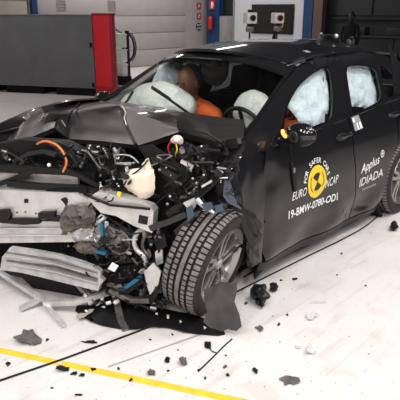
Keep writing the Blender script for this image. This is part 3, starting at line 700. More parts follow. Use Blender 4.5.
for k, ch in enumerate(s_):
    if ch == ' ': continue
    vs, fs = text_mesh(ch, .01); w0 = min(v.x for v in vs); w1 = max(v.x for v in vs)
    an = R(168-156*k/(len(s_)-1)); sc = .050; pts = []
    for v in vs:
        lx = (v.x-(w0+w1)/2)*sc; ly = v.y*sc+RR_+.016
        # tangent (to the right as read) and radial
        px_ = CX-(math.cos(an)*ly+math.sin(an)*lx); pz_ = CZ+math.sin(an)*ly-math.cos(an)*lx
        pts.append((px_, pz_))
    on_door(pts, fs, 'white', FD, 'lettering')
lettering('Applus', -1.70, .500, -1.985, .532, .095, RD_, 'lettering', weight=.012, shear=.1)
pts = []; PX, PZ_ = -2.035, .622
for k in range(24): an = R(k*15); pts += [(PX-.030*math.cos(an), PZ_+.030*math.sin(an)), (PX-.022*math.cos(an), PZ_+.022*math.sin(an))]
on_door(pts, [(2*k, 2*k+1, (2*k+3) % 48, (2*k+2) % 48) for k in range(24)], 'white', RD_, 'emblem_ring')
for (w_, h_) in ((.034, .008), (.008, .034)): on_door([(PX-w_/2, PZ_-h_/2), (PX+w_/2, PZ_-h_/2), (PX+w_/2, PZ_+h_/2), (PX-w_/2, PZ_+h_/2)], [(0, 1, 2, 3)], 'white', RD_, 'emblem_plus')
lettering('IDIADA', -1.70, .415, -2.07, .432, .068, RD_, 'lettering', weight=.004)
for k in range(9): x = -1.765-k*.024; on_door([(x, .372), (x-.019, .372), (x-.019, .388), (x, .388)], [(0, 1, 2, 3)], 'greyp', RD_, 'fine_print')
def quad(px4, m, name, off): # quad on left flank between x,z corners
    on_door(px4, [(0, 1, 2, 3)], m, RD_, name, off)
quad([(-1.625, .955), (-1.735, .965), (-1.745, .865), (-1.625, .86)], 'greyp', 'target_sticker', .004)
quad([(-1.665, .91), (-1.735, .917), (-1.74, .870), (-1.665, .865)], 'white', 'target_sticker', .006)
quad([(-1.69, .915), (-1.70, .915), (-1.705, .87), (-1.69, .87)], 'blackp', 'target_sticker', .007)
quad([(-1.63, .95), (-1.66, .953), (-1.662, .925), (-1.63, .92)], 'white', 'target_sticker', .006)
# ---------------- interior
MB().box((-.60, 0, .86), (.36, 1.40, .16), Matrix.Rotation(R(8), 3, 'Y'), .05).build('dashboard', 'dash', car)
def seat(y):
    s_ = empty('seat', (-1.45, y, .25), car)
    MB().box((.1, 0, .14), (.52, .48, .18), Matrix.Rotation(R(-8), 3, 'Y'), .06).build('cushion', 'seat', s_)
    MB().box((-.22, 0, .47), (.16, .48, .62), Matrix.Rotation(R(-16), 3, 'Y'), .06).build('backrest', 'seat', s_)
    MB().box((-.34, 0, .88), (.10, .30, .24), Matrix.Rotation(R(-12), 3, 'Y'), .04).build('headrest', 'seat', s_)
    for s in (-1, 1): MB().tube([(-.33, .06*s, .70), (-.34, .06*s, .82)], .008, 6).build('headrest_post', 'steel', s_)
seat(.37); seat(-.37)
MB().box((-2.3, 0, .48), (.5, 1.2, .2), None, .06).build('rear_bench', 'seat', car); MB().box((-2.58, 0, .78), (.16, 1.2, .6), Matrix.Rotation(R(-18), 3, 'Y'), .06).build('rear_backrest', 'seat', car)
for y in (-.36, .36): MB().box((-2.66, y, 1.08), (.09, .26, .14), None, .04).build('rear_headrest', 'seat', car)
# steering wheel
q = Matrix.Rotation(R(-68), 3, 'Y')
sw = empty('steering_wheel', (-.90, .37, .90), car)
MB().tube([q@Vector((.185*math.cos(2*math.pi*k/28), .185*math.sin(2*math.pi*k/28), 0)) for k in range(29)], .016, 8, 0, False).build('wheel_ring', 'black', sw)
for a_ in (0, 180, 270): MB().tube([(0, 0, 0), q@Vector((-.18*math.sin(R(a_)), .18*math.cos(R(a_)), 0))], .014, 6).build('wheel_spoke', 'black', sw)
MB().tube([(0, 0, 0), q@Vector((0, 0, -.3))], .03, 8).build('steering_column', 'black', sw)
# airbags
def cloth(u, p, amp=.02, f=9, seed=0):
    n_ = noise.noise(Vector((p.x*f, p.y*f, p.z*f+seed)))+.35*abs(noise.noise(Vector((p.x*f*3, p.y*f*3, p.z*f*2+seed)))); return p*(1+amp*6*n_)
c_ = aty(256, 107, .40)
MB().ell((c_.x+.02, .38, c_.z-.02), (.06, .165, .14), Matrix.Rotation(R(-20), 3, 'Y'), 32, 20, lambda u, p: cloth(u, p, .012, 14)).build('driver_airbag', 'bag', car)
# passenger airbag: a big slack cushion under the windscreen
ca = aty(152, 96, -.36)
MB().ell((ca.x-.10, -.40, ca.z-.10), (.22, .30, .19), Matrix.Rotation(R(25), 3, 'Z'), 48, 32, lambda u, p: cloth(u, p, .022, 7, 3)).build('passenger_airbag', 'bag', car)
for px_, py_, sx in ((170, 79, .20), (247, 76, .16), (215, 70, .16)):
    ca = aty(px_, py_, -.60)
    MB().ell((ca.x, -.58, ca.z), (sx, .05, .14), None, 40, 24, lambda u, p: cloth(u, p, .03, 8, 5+sx)).build('curtain_airbag', 'bagblue', car)
# left curtain airbags hang just behind the window openings
def curtain(outline, name, off, seed):
    vs, ts = fill(outline, (), .022); b = MB(); pts = []
    for v in vs:
        dmin = min((Vector(e)-v).length for e in dens(outline, .03)); puff = min(1, dmin/.07)
        fold = .030*noise.noise(Vector((v.x*9+seed, v.y*4, 1)))+.014*noise.noise(Vector((v.x*20, v.y*14, seed)))
        pts.append((v.x, S(v.x, v.y)-off+.035*math.sqrt(puff)+fold*puff, v.y))
    b.add(pts, ts).thick(.02, (0, 1, 0)); return b.build(name, 'bagblue', car, 60)
curtain(roundpoly([(-.98, 1.12), (-1.08, 1.25), (-1.30, 1.36), (-1.58, 1.38), (-1.58, 1.25), (-1.50, 1.02), (-1.38, .90), (-1.18, .93), (-1.10, .97), (-1.06, 1.04)], 2), 'curtain_airbag', .085, 1)
curtain(roundpoly([(-1.64, 1.36), (-1.95, 1.37), (-2.23, 1.34), (-2.23, 1.02), (-2.10, .93), (-1.98, .98), (-1.86, 1.0), (-1.70, 1.02)], 1, .15), 'curtain_airbag', .085, 4)
MB().box((-1.15, .30, 1.395), (.12, .2, .03), None, .01).build('interior_lamp', 'dgrey', car)
MB().box((-.98, .0, 1.29), (.03, .22, .06), Matrix.Rotation(R(10), 3, 'Z'), .012).build('rear_view_mirror', 'black', car); MB().box((-1.0, 0, 1.35), (.04, .08, .06), None, .01).build('mirror_mount', 'black', car)
MB().box((-1.10, -.25, 1.335), (.05, .3, .03), None, .01).build('sun_visor', 'dgrey', car)
# ---------------- two crash test dummies
def dummy(loc, label, turn, mats, hunch=.0):
    t = empty('crash_test_dummy', loc); tag(t, label, 'dummy')
    q = Matrix.Rotation(turn, 3, 'Z')
    N = [((0, 0, .10), .14, .15), ((.03, 0, .28), .12, .15), ((.08+hunch*.5, 0, .46), .125, .17), ((.13+hunch, 0, .58), .07, .09), ((.17+hunch, 0, .66), .055, .055),
         ((.09+hunch*.6, .20, .52), .06), ((.24+hunch, .24, .30), .045), ((.46+hunch, .18, .40), .035), ((.09+hunch*.6, -.20, .52), .06), ((.24+hunch, -.24, .30), .045), ((.46+hunch, -.18, .40), .035),
         ((.12, .10, .10), .09), ((.48, .12, .16), .07), ((.62, .12, -.08), .05), ((.12, -.10, .10), .09), ((.48, -.12, .16), .07), ((.62, -.12, -.08), .05)]
    ed = [(0, 1), (1, 2), (2, 3), (3, 4), (2, 5), (5, 6), (6, 7), (2, 8), (8, 9), (9, 10), (0, 11), (11, 12), (12, 13), (0, 14), (14, 15), (15, 16)]
    skinmesh('body', [(q@Vector(n[0]), *n[1:]) for n in N], ed, mats[0], t)
    hc = q@Vector((.20+hunch, 0, .77)); hq = q@Matrix.Rotation(R(12), 3, 'Y')
    def fn(u, p):
        if u.x > .3 and -.5 < u.z < .35: p.x *= .94
        if u.z < -.3: p.y *= .85
        return p
    h = MB().ell(hc, (.105, .082, .128), hq, 24, 16, fn); h.ell(hc+hq@Vector((.105, 0, -.015)), (.02, .016, .028), hq, 10, 8)
    for s in (-1, 1): h.ell(hc+hq@Vector((0, .082*s, -.01)), (.02, .012, .032), hq, 8, 6)
    h.ell(hc+hq@Vector((.088, 0, -.062)), (.016, .03, .01), hq, 10, 6); h.tube([hc+hq@Vector((-.01, 0, -.1)), q@Vector((.15+hunch, 0, .62))], .052, 12)
    h.build('head', mats[1], t)
    for s in (-1, 1): MB().ell(hc+hq@Vector((.092, .033*s, .012)), (.008, .014, .008), hq, 8, 6).build('eye', 'black', t)
    for s in (-1, 1):
        w0 = q@Vector((.46+hunch, .18*s, .40)); hb = MB().ell(w0+q@Vector((.05, 0, .01)), (.05, .04, .02), q, 10, 6)
        for f in range(4): hb.tube([w0+q@Vector((.08, (f-1.5)*.019, .015)), w0+q@Vector((.125, (f-1.5)*.021, .01)), w0+q@Vector((.15-.006*abs(f-1.5), (f-1.5)*.021, -.02))], .009, 6)
        hb.tube([w0+q@Vector((.03, -.035*s, .01)), w0+q@Vector((.075, -.06*s, 0))], .011, 6); hb.build('hand', mats[1], t)
    return t, hc, hq
c_ = aty(189, 82, -.37)
t, hc, hq = dummy((c_.x-.20-.06, -.37, c_.z-.77), 'crash test dummy in orange with brown head on the far seat', 0, ('suit', 'skin'), .06)
MB().ell(hc+hq@Vector((-.05, 0, .03)), (.085, .088, .11), hq, 18, 12).build('head_cover', 'navy', t)
c_ = aty(294, 103, .44)
t, hc, hq = dummy((c_.x-.20-.10, .46, c_.z-.79), 'crash test dummy in orange behind the near door mirror', 0, ('suit', 'suitp'), .10)
MB().ell(hc+Vector((.02, .03, -.165)), (.12, .19, .075), None, 20, 12).build('shoulder_vest', 'suit', t)

# ================================================================== CRUSHED FRONT END (parts of the car)
rnd = random.Random(7)
def hood_pt(px, py, z=None, y=None): return aty(px, py, y) if y is not None else atz(px, py, z)
def onpl(px, py, p0, n):
    v = ray(px, py); n = Vector(n); return CAM+v*((p0-CAM).dot(n)/v.dot(n))
TA, NA = atz(90, 106, 1.095), (.62, .33, .71)      # smooth middle bulge
TB, NB = atz(123, 108, 1.145), (.61, .58, .54)     # bright kinked facet
TD, ND = atz(203, 115, 1.13), (.36, .18, .91)     # dark sheet below the near pillar
TC, NC = atz(31, 116.5, 1.0), (.68, .43, .58)      # far corner facet
HR = [(97, 99, 'y', -.74), (106, 100, 'z', 1.03), (113, 101, 'z', 1.045), (119, 101, 'z', 1.06), (125, 102.5, 'z', 1.085), (131, 103, 'z', 1.09), (136, 103.5, 'z', 1.095), (140, 104, 'z', 1.10), (155, 106, 'z', 1.11), (168, 109, 'z', 1.115), (203, 115, 'D'), (244, 120, 'D')]
HM1 = [(72, 101, 'y', -.77), (84, 102, 'z', 1.03), (90, 103, 'z', 1.05), (95, 104, 'z', 1.065), (100, 104, 'z', 1.08), (114, 105, 'z', 1.10), (123, 105.5, 'z', 1.11), (128, 105.5, 'z', 1.125), (153, 111.5, 'z', 1.105), (176, 116, 'z', 1.10), (206, 122, 'D'), (244, 125, 'D')]
HM2 = [(30, 109, 'y', -.78), (30, 116.5, 'C'), (50, 113, 'C'), (64, 114, 'A'), (74, 113, 'A'), (100, 111, 'A'), (120, 112, 'A'), (123, 108, 'B'), (149, 117.5, 'B'), (177, 127, 'B'), (209, 131, 'D'), (244, 131, 'D')]
HM3 = [(-20, 133, 'y', -.77), (14, 131, 'C'), (38, 125, 'C'), (56, 121, 'C'), (71, 127, 'A'), (100, 127, 'A'), (126.5, 130, 'A'), (129, 127, 'B'), (154, 128, 'B'), (178, 129.5, 'B'), (212, 137, 'D'), (243, 135, 'D')]
HF = [(-70, 158, 'y', -.66), (0, 150, 'C'), (36, 135, 'C'), (54, 127.5, 'C'), (69, 139, 'A'), (100, 141, 'A'), (134, 144.5, 'A'), (138, 145.5, 'B'), (159, 139, 'B'), (179, 131.5, 'B'), (214, 141, 'D'), (241, 138, 'D')]
rows = []
for row in (HR, HM1, HM2, HM3, HF):
    r = []
    for q in row:
        if q[2] == 'y': r.append(aty(q[0], q[1], q[3]))
        elif q[2] == 'z': r.append(atz(q[0], q[1], q[3]))
        else: r.append(onpl(q[0], q[1], *{'A': (TA, NA), 'B': (TB, NB), 'C': (TC, NC), 'D': (TD, ND)}[q[2]]))
    rows.append(r)
rows.append([p+Vector((-.015, -.01, -.035)) for p in rows[-1]])   # turned-down front lip
# refine: 4x4 linear subdivision with gentle denting keeps the creases crisp
fine = []
n_ = 4
for i in range(len(rows)-1):
    for a_ in range(n_ if i < len(rows)-2 else n_+1):
        ti = a_/n_; r = []
        for j in range(len(rows[0])-1):
            for b_ in range(n_ if j < len(rows[0])-2 else n_+1):
                tj = b_/n_; p = rows[i][j].lerp(rows[i][j+1], tj).lerp(rows[i+1][j].lerp(rows[i+1][j+1], tj), ti)
                p = p+Vector((0, 0, +.003*noise.noise(p*7)+.003*math.sin(tj*math.pi)*math.sin(ti*math.pi))); r.append(p)
        fine.append(r)
MB().grid(fine).thick(.012, (0, 0, 1)).build('bonnet', 'paint_lit', car, 24)
# white scratches on the bonnet folds
for pl, pts in (('C', ((28, 114.5), (31, 118))), ('C', ((44, 116), (40, 122))), ('A', ((62, 121), (66, 127))), ('B', ((123, 107), (126, 113), (124.5, 119), (127, 126)))):
    MB().tube([onpl(x, y, *{'A': (TA, NA), 'B': (TB, NB), 'C': (TC, NC), 'D': (TD, ND)}[pl])+Vector((.006, .004, .006)) for x, y in pts], .0035, 5).build('bare_metal_crease', 'alu_w', car)
MB().tube([atz(80, 101.5, 1.05), atz(77, 106, 1.06), atz(71, 113, 1.085), onpl(69, 124, TA, NA)+Vector((.01, .005, .008)), onpl(67, 136, TA, NA)+Vector((.01, .005, .008))], .005, 6, 3).build('split_seam', 'black_dull', car)
# right wing, mostly hidden under the bonnet edge
def Rw(x, z): return -(S(-.5, z)-.01)
ow = []
for x in (-.52, -.3, -.1, .1, .3, .5, .7, .86):
    ow.append([(x, -interp(z, [.3, .6, .85, .95], [.84, .865, .85, .78])+(.10 if x > .7 else 0), z-.08*max(0, x)) for z in ((.55 if -.22 < x < .52 else .3), .68, .78, .88, .95)])
MB().grid(ow).thick(.012, (0, -1, 0)).build('front_wing', 'paint', car)
# left wing: torn remains between the wheel and the door
WG = [[(243, 138, .79), (268, 151, .835)], ]
cols = [  # from door edge forwards: lists of (px,py,y)
    [(267, 152, .815), (266, 178, .850), (264, 205, .872), (263, 235, .885), (261, 261, .88)],
    [(257, 145, .81), (252, 172, .855), (252, 202, .885), (256, 232, .905), (254, 264, .90)],
    [(246, 140, .79), (238, 166, .85), (240, 196, .89), (250, 222, .905), (249, 262, .90)],
    [(238, 140, .77), (226, 168, .82), (230, 196, .87), (240, 213, .88), (243, 236, .86)],
    [(228, 148, .74), (214, 176, .80), (219, 200, .90), (228, 213, .88), (234, 226, .84)],
    [(216, 160, .72), (205, 184, .76), (208, 204, .82), (218, 214, .80), (226, 222, .78)]]
g = [[aty(*q) for q in c] for c in cols]; fine = []
for i in range(len(g)-1):
    for a_ in range(3 if i < len(g)-2 else 4):
        r = []
        for j in range(4):
            for b_ in range(3 if j < 3 else 4):
                p = g[i][j].lerp(g[i][j+1], b_/3).lerp(g[i+1][j].lerp(g[i+1][j+1], b_/3), a_/3); r.append(p+Vector((0, .012*noise.noise(p*12), 0)))
        fine.append(r)
MB().grid(fine).thick(.008, (0, 1, 0)).build('front_wing', 'paint', car, 22)
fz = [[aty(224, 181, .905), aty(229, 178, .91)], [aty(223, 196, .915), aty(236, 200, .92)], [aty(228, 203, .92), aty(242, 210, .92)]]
MB().grid(fz).thick(.004, (0, 1, 0)).build('wing_reflection', 'paint_reflect', car)  # blue reflection on the dark wing, drawn as a tinted sheet
# black liner behind the wheel
cols = [[(244, 210, .90), (249, 232, .90), (247, 258, .86)], [(252, 214, .90), (258, 236, .91), (256, 262, .88)], [(262, 222, .89), (262, 240, .89), (262, 264, .86)]]
MB().grid([[aty(*q) for q in c] for c in cols]).thick(.006, (0, 1, 0)).build('wheel_arch_liner', 'black', car, 20)
MB().grid([[aty(*q) for q in c] for c in [[(232, 214, .94), (240, 222, .95), (250, 246, .93)], [(238, 212, .95), (247, 224, .95), (255, 243, .93)]]]).thick(.005, (0, 1, 0)).build('wheel_arch_liner', 'black', car, 20)
for c3 in ([[(230, 208, .90), (238, 216, .91), (246, 228, .91)], [(240, 206, .915), (250, 218, .92), (256, 236, .915)], [(252, 210, .90), (259, 222, .905), (261, 240, .90)]],
           [[(240, 222, .905), (247, 244, .905), (246, 266, .88)], [(250, 226, .915), (253, 246, .91), (252, 268, .885)], [(258, 230, .90), (259, 248, .90), (258, 265, .875)]]):
    gg = [[aty(*q_) for q_ in c4] for c4 in c3]; ff = []
    for i in range(2):
        for a_ in range(4 if i == 0 else 5):
            ff.append([gg[i][j].lerp(gg[i][j+1], b_/4).lerp(gg[i+1][j].lerp(gg[i+1][j+1], b_/4), a_/4) for j in range(2) for b_ in range(4 if j == 0 else 5)])
    for r_ in ff:
        for p in r_: p += Vector((.012*noise.noise(p*31), .014*noise.noise(p*23), .012*noise.noise(p*27)))
    MB().grid(ff).thick(.005, (0, 1, 0)).build('wheel_arch_liner', 'black', car, 20)
for k in range(12):
    p = aty(rnd.uniform(236, 262), rnd.uniform(205, 268), .86); MB().tube([p, p+Vector((rnd.uniform(-.1, .1), rnd.uniform(-.02, .03), rnd.uniform(-.1, .1)))], .006, 5).build('liner_strip', 'black', car)
# inner dark bulk: engine, gearbox, wheel well wall
def blob(c, rad, rotz, m, name, amp=.1, f=6, seg=20):
    return MB().ell(c, rad, Matrix.Rotation(rotz, 3, 'Z'), seg, 12, lambda u, p: p*(1+amp*2*noise.noise(Vector((p.x*f+c[0]*9, p.y*f, p.z*f))))).build(name, m, car, 20)
CR = math.atan2(FN.y, FN.x)
crot = Matrix.Rotation(CR, 3, 'Z')
MB().box((-.14, -.08, .50), (.44, .9, .46), crot, .05).build('engine_block', 'black_dull', car)
MB().box((.05, -.30, .70), (.34, .6, .10), crot, .03).build('engine_cover', 'black', car)
MB().box((-.10, .42, .52), (.36, .36, .44), crot, .04).build('gearbox', 'black_dull', car)
MB().box((.20, -.42, .40), (.30, .50, .44), crot, .03).build('alternator_housing', 'black_dull', car)
MB().box((.13, .20, .30), (.30, .7, .30), crot, .04).build('oil_pan', 'black_dull', car)
MB().box((-.30, .62, .66), (.34, .24, .5), None, .04).build('strut_tower', 'black_dull', car)
MB().box((-.32, -.62, .66), (.5, .24, .5), None, .04).build('strut_tower', 'black_dull', car)
# --- crash beams
def slab(pix, off, th, m, name, z_off=0, par=None):
    P = [fp(q[0], q[1], off+(q[2] if len(q) > 2 else 0)) for q in pix]; n_ = len(P); b = MB()
    b.add(P+[p-FN*th for p in P], [tuple(range(n_)), tuple(range(n_, 2*n_))[::-1]]+[(i, n_+i, n_+(i+1) % n_, (i+1) % n_) for i in range(n_)])
    return b.build(name, m, par or car, 25)
def bar(pts, w_, h_, m, name, par=None):
    """rectangular bar along 3-D points"""
    b = MB(); up = Vector((0, 0, 1)); n0 = 0
    for i, p in enumerate(pts):
        d = (pts[min(i+1, len(pts)-1)]-pts[max(0, i-1)]).normalized(); a_ = d.cross(up).normalized(); u_ = a_.cross(d)
        b.v += [p+a_*w_/2+u_*h_/2, p-a_*w_/2+u_*h_/2, p-a_*w_/2-u_*h_/2, p+a_*w_/2-u_*h_/2]
    for i in range(len(pts)-1):
        for k in range(4): b.f.append((i*4+k, i*4+(k+1) % 4, i*4+4+(k+1) % 4, i*4+4+k))
    b.f += [(0, 1, 2, 3), tuple(len(b.v)-4+k for k in (3, 2, 1, 0))]
    return b.build(name, m, par or car, 25)
beam = slab([(-40, 188), (76, 193.5), (92, 201), (80, 216), (70, 219), (-40, 221)], .0, .10, 'alu_w', 'bumper_beam')
for (x0, y0, x1, y1) in ((24, 199, 28, 203),): slab([(x0, y0), (x1, y0), (x1, y1), (x0, y1)], -.004, .01, 'black', 'beam_hole', 0, beam)
slab(roundpoly([(60, 199), (66, 197), (68, 201), (66, 207), (64, 203)], 1), -.004, .01, 'black', 'beam_hole', 0, beam)
for k in range(7): p = (6+k*9+rnd.uniform(-3, 3), 211+rnd.uniform(-1, 2)); slab([(p[0], p[1]), (p[0]+1.4, p[1]), (p[0]+1.4, p[1]+1.4), (p[0], p[1]+1.4)], -.003, .006, 'black', 'beam_rivet', 0, beam)
slab([(-8, 211), (7, 210), (10, 216), (8, 221), (-8, 223)], -.03, .06, 'black', 'beam_slot_dark')  # black slab drawn for the dark open slot between the bands
slab([(38, 213), (54, 212), (54, 217), (61, 216), (60, 220), (38, 219)], -.03, .05, 'black', 'beam_slot_dark')  # another open slot, its darkness drawn as a black slab
slab([(0, 219), (22, 218.5), (39, 219), (39, 224), (24, 225), (0, 223)], -.02, .05, 'black', 'foam_strip')
lb = slab([(-40, 224), (0, 222), (40, 221), (62, 222), (74, 232), (72, 242), (0, 243), (-40, 246)], .01, .08, 'alu', 'bumper_beam')
for yy in (228, 235): slab([(-40, yy+.5), (66, yy), (66, yy+1), (-40, yy+1.6)], -.006, .02, 'alu_w', 'beam_rib', 0, lb)
bs = slab([(88, 198), (97, 192), (106, 193), (128, 199), (150, 207), (153.5, 212), (152, 233), (134, 226), (116, 216), (101, 213), (94, 206)], -.02, .07, 'alu_w', 'crash_box')
slab([(139, 215), (148, 217), (147, 225), (138, 223)], -.024, .01, 'black', 'crash_box_hole', 0, bs)
bar([fp(84, 194, -.02), fp(110, 205, -.04), fp(150, 209, -.04)], .012, .012, 'black', 'cable')
# torn dusty lump on the beam
def lump(pix, off, m, name, amp=.03):
    out = roundpoly([(float(x), float(y)) for x, y in pix], 1)
    if m in ('dusty', 'alu'):
        out = [(x+rnd.uniform(-1.3, 1.3), y+rnd.uniform(-1.3, 1.3)) for x, y in dens(out, 2.2)]
    vs, ts = fill(out, (), 2.2); b = MB(); P = []
    for v in vs:
        dm = min((Vector(e)-v).length for e in dens(pix, 2)); k = min(1, dm/7)
        p = fp(v.x, v.y, off); P.append(p+FN*(.05*math.sqrt(k)+amp*(noise.noise(p*22)+.5*noise.noise(p*55))*k))
    return b.add(P, ts).thick(.04, FN).build(name, m, car, 25)
lump([(62, 212), (68, 206), (82, 203), (96, 209), (99, 217), (90, 224), (78, 228), (66, 235), (61, 224)], -.01, 'dusty', 'torn_foam_block', .055)
lump([(74, 243), (88, 240), (102, 243), (108, 250), (92, 254), (78, 251)], .02, 'dusty', 'torn_bracket')
lump([(70, 228), (90, 222), (102, 224), (104, 238), (86, 242), (72, 240)], .03, 'alu', 'crushed_bracket', .05)
slab([(99.5, 223), (102.5, 222.5), (103.5, 236), (100.5, 236.5)], -.03, .02, 'blue', 'blue_strut')
slab([(94, 250), (106, 252.5), (105, 255.5), (95, 253)], -.03, .03, 'blue', 'blue_strut')
# lower ribbed aluminium crossmember
lo_ = slab([(2, 257, .05), (10, 247.5, .06), (34, 251, .06), (58, 255.5, .06), (80, 262, .06), (97, 268.5, .06), (101, 272, .05), (100, 277, .035), (104, 281, .05), (100, 285, .02), (98, 291, 0), (78, 286.5, 0), (40, 277, 0), (20, 272.5, 0), (0, 270, 0)], -.10, .03, 'alu', 'lower_crossmember')
for k in range(4):
    t_ = (k+1)/5; y0 = 247+t_*20; y1 = 268+t_*18
    o_ = .06*(1-t_); slab([(6, y0+1, o_), (56, y0+9.0, o_), (97, y1+1, o_), (97, y1+2.0, o_), (56, y0+10.0, o_), (6, y0+2.0, o_)], -.106, .02, 'alu_w' if k % 2 else 'steel', 'crossmember_rib', 0, lo_)
# grey condenser sheet and upper black bars
slab([(-30, 172), (40, 174), (78, 176), (78, 196), (-30, 194)], .10, .02, 'alu_w', 'condenser')
bar([fp(-20, 190, .05), fp(8, 181, .05), fp(36, 170, .08)], .03, .03, 'black', 'radiator_support')
bar([fp(8, 183, .04), fp(40, 186, .04), fp(80, 188, .05), fp(104, 192, .06)], .03, .035, 'black', 'radiator_support')
bar([fp(-20, 168, .09), fp(30, 168, .09), fp(66, 171, .10), fp(96, 176, .12)], .05, .035, 'black', 'radiator_support')
bar([fp(62, 167, .06), fp(80, 176, .06), fp(100, 187, .07)], .02, .025, 'black', 'radiator_support')
bar([fp(42, 193, .03), fp(60, 191, .03), fp(88, 190, .04)], .03, .025, 'black_dull', 'radiator_support')
slab([(-25, 148), (20, 140), (60, 143), (80, 152), (82, 168), (-25, 166)], .20, .1, 'black', 'air_guide')
bar([fp(14, 168, .12), fp(16, 160, .13), fp(28, 154, .14), fp(44, 151, .15), (fp(56, 155, .15))], .03, .02, 'dgrey', 'intake_duct')
MB().tube([fp(*q) for q in ((37, 144, .16), (43, 141.5, .13), (50, 142, .10), (58, 146, .08), (64, 154, .06), (66.5, 163, .05), (63, 172, .05))], .0065, 8, 5).build('orange_cable', 'orangew', car)
MB().ell(fp(49, 165, .07), (.012, .012, .012), None, 10, 8).build('cap', 'whitep', car)
MB().ell(fp(101.5, 188, .02), (.014, .014, .014), None, 10, 8).build('cap', 'whitep', car)
for px_, py_ in ((80, 158), (83, 162), (81, 166), (86, 156)): MB().ell(fp(px_, py_, .10), (.014, .012, .017), None, 8, 6).build('connector', 'steel', car)
# reservoir
lump([(124, 173), (132, 168), (145, 167), (146, 160), (150, 162), (156, 172), (156, 192), (149, 198), (141, 199), (134, 193), (125, 186)], .06, 'cream', 'washer_reservoir', .006)
MB().tube([fp(145, 163, .06), fp(148, 168, .05)], .022, 10).build('reservoir_neck', 'cream', car)
MB().tube([fp(124, 185, .02), fp(131, 176, .02), fp(141, 168, .02), fp(148, 160, .03)], .005, 6, 4).build('hose', 'black', car)
slab([(117, 192), (120.5, 193), (119.5, 201), (116, 200)], -.02, .015, 'yellowp', 'dipstick_grip')
# black carrier beam right of the reservoir
slab([(138, 147), (152, 145), (185, 168), (196, 184), (190, 194), (172, 186), (150, 165)], .12, .012, 'black', 'battery_tray')
slab([(160, 166), (178, 176), (176, 181), (158, 171)], .09, .02, 'dgrey', 'fuse_box_lid')
slab([(152, 168), (170, 180), (190, 196), (186, 212), (166, 206), (154, 190)], .16, .08, 'black', 'fuse_box')
lump([(171, 139), (176, 134), (184, 137), (183, 145), (174, 143)], .12, 'pinkw', 'relay_cover', .004)
MB().tube([fp(171, 141, .10), fp(168, 147, .10), fp(170, 153, .11), fp(176, 157, .12)], .004, 6, 4).build('wire', 'red', car)
MB().tube([fp(176, 144, .10), fp(177, 150, .10), fp(174, 157, .11)], .004, 6, 4).build('wire', 'yellowp', car)
slab([(181, 160), (193, 166), (192, 169), (180, 163)], .06, .015, 'alu_w', 'label_plate')
# upper wing rail running back to the scuttle
bar([fp(168, 214, .02), fp(196, 196, .05), fp(222, 172, .16), fp(240, 146, .34)], .05, .035, 'black', 'wing_rail')
bar([fp(180, 210, .02), fp(206, 186, .06), fp(232, 158, .2)], .03, .025, 'black_dull', 'wing_rail')
bar([fp(200, 160, .2), fp(206, 178, .14), fp(198, 196, .1)], .02, .02, 'black', 'wing_rail')
bar([fp(186, 152, .25), fp(216, 146, .3), fp(240, 142, .36)], .04, .03, 'dgrey', 'scuttle_rail')
bar([fp(188, 146, .2), fp(192, 166, .16), fp(186, 186, .12)], .03, .02, 'black', 'headlamp_bracket')
slab([(201, 186), (211, 180), (212, 182), (202, 188)], .02, .01, 'alu_w', 'rail_label')
slab([(183, 203), (194, 198), (196, 205), (191, 213)], -.02, .015, 'alu_w', 'bent_sheet')
MB().tube([fp(*q) for q in ((197, 199, -.02), (202, 205, -.03), (208, 209, -.04), (214, 213, -.04))], [.014, .012, .010, .008], 8, 3).build('chrome_strip', 'alu', car)
for pix in ([(186, 208), (192, 205), (194, 216), (188, 222)], [(201, 204), (211, 202), (214, 209), (206, 212)], [(214, 206), (222, 204), (224, 211), (217, 213)]): slab(pix, -.05, .004, 'bluerag', 'torn_film')
# pipes, pulley and plates near the wheel
MB().tube([fp(*q) for q in ((146, 227, .03), (138, 232, .01), (134, 241, .0), (137, 250, .0), (144, 257, .0), (146, 267, .02), (142, 273, .04))], .014, 10, 5).build('coolant_pipe', 'alu', car)
MB().tube([fp(*q) for q in ((152, 232, .05), (144, 238, .04), (143, 248, .03), (150, 258, .03))], .011, 8, 5).build('coolant_pipe', 'steel', car)
pr_ = Matrix.Rotation(CR-math.pi/2, 3, 'Z')
MB().lathe([(.001, .03), (.02, .03), (.03, .015), (.06, .012), (.07, .03), (.08, .03), (.08, -.02), (.001, -.02)], fp(120, 240, .04), pr_, 28).build('pulley', 'steel', car)
MB().lathe([(.001, .02), (.02, .02), (.04, .01), (.045, -.02), (.001, -.02)], fp(110, 232, .02), pr_, 20).build('pulley', 'steel', car)
slab([(144, 272), (153, 263), (161, 272), (158, 285), (150, 295), (147, 286)], -.06, .012, 'alu', 'torn_plate')
slab([(155, 252), (162, 246), (163, 263), (156, 266)], .0, .012, 'alu_w', 'torn_plate')
slab([(153, 236), (164, 234), (167, 246), (158, 252)], -.01, .05, 'black', 'control_unit')
slab([(107.5, 269), (112, 262.5), (118.5, 266), (114.5, 272)], -.07, .004, 'whitep', 'label_card')
bar([fp(118, 293, -.03), fp(141, 276.5, -.03)], .02, .022, 'blue', 'blue_strut')
bar([fp(120, 297, -.02), fp(144, 280, -.02)], .02, .02, 'black', 'blue_strut_sleeve')
bar([fp(152, 300, -.02), fp(158, 286, -.02), fp(166, 278, .0)], .035, .035, 'black', 'suspension_arm')
bar([fp(196, 214, -.02), fp(188, 222, .0), fp(176, 232, .02)], .03, .025, 'dgrey', 'suspension_arm')
bar([fp(150, 228, -.02), fp(168, 222, -.02), fp(186, 214, .0)], .02, .03, 'dgrey', 'suspension_arm')
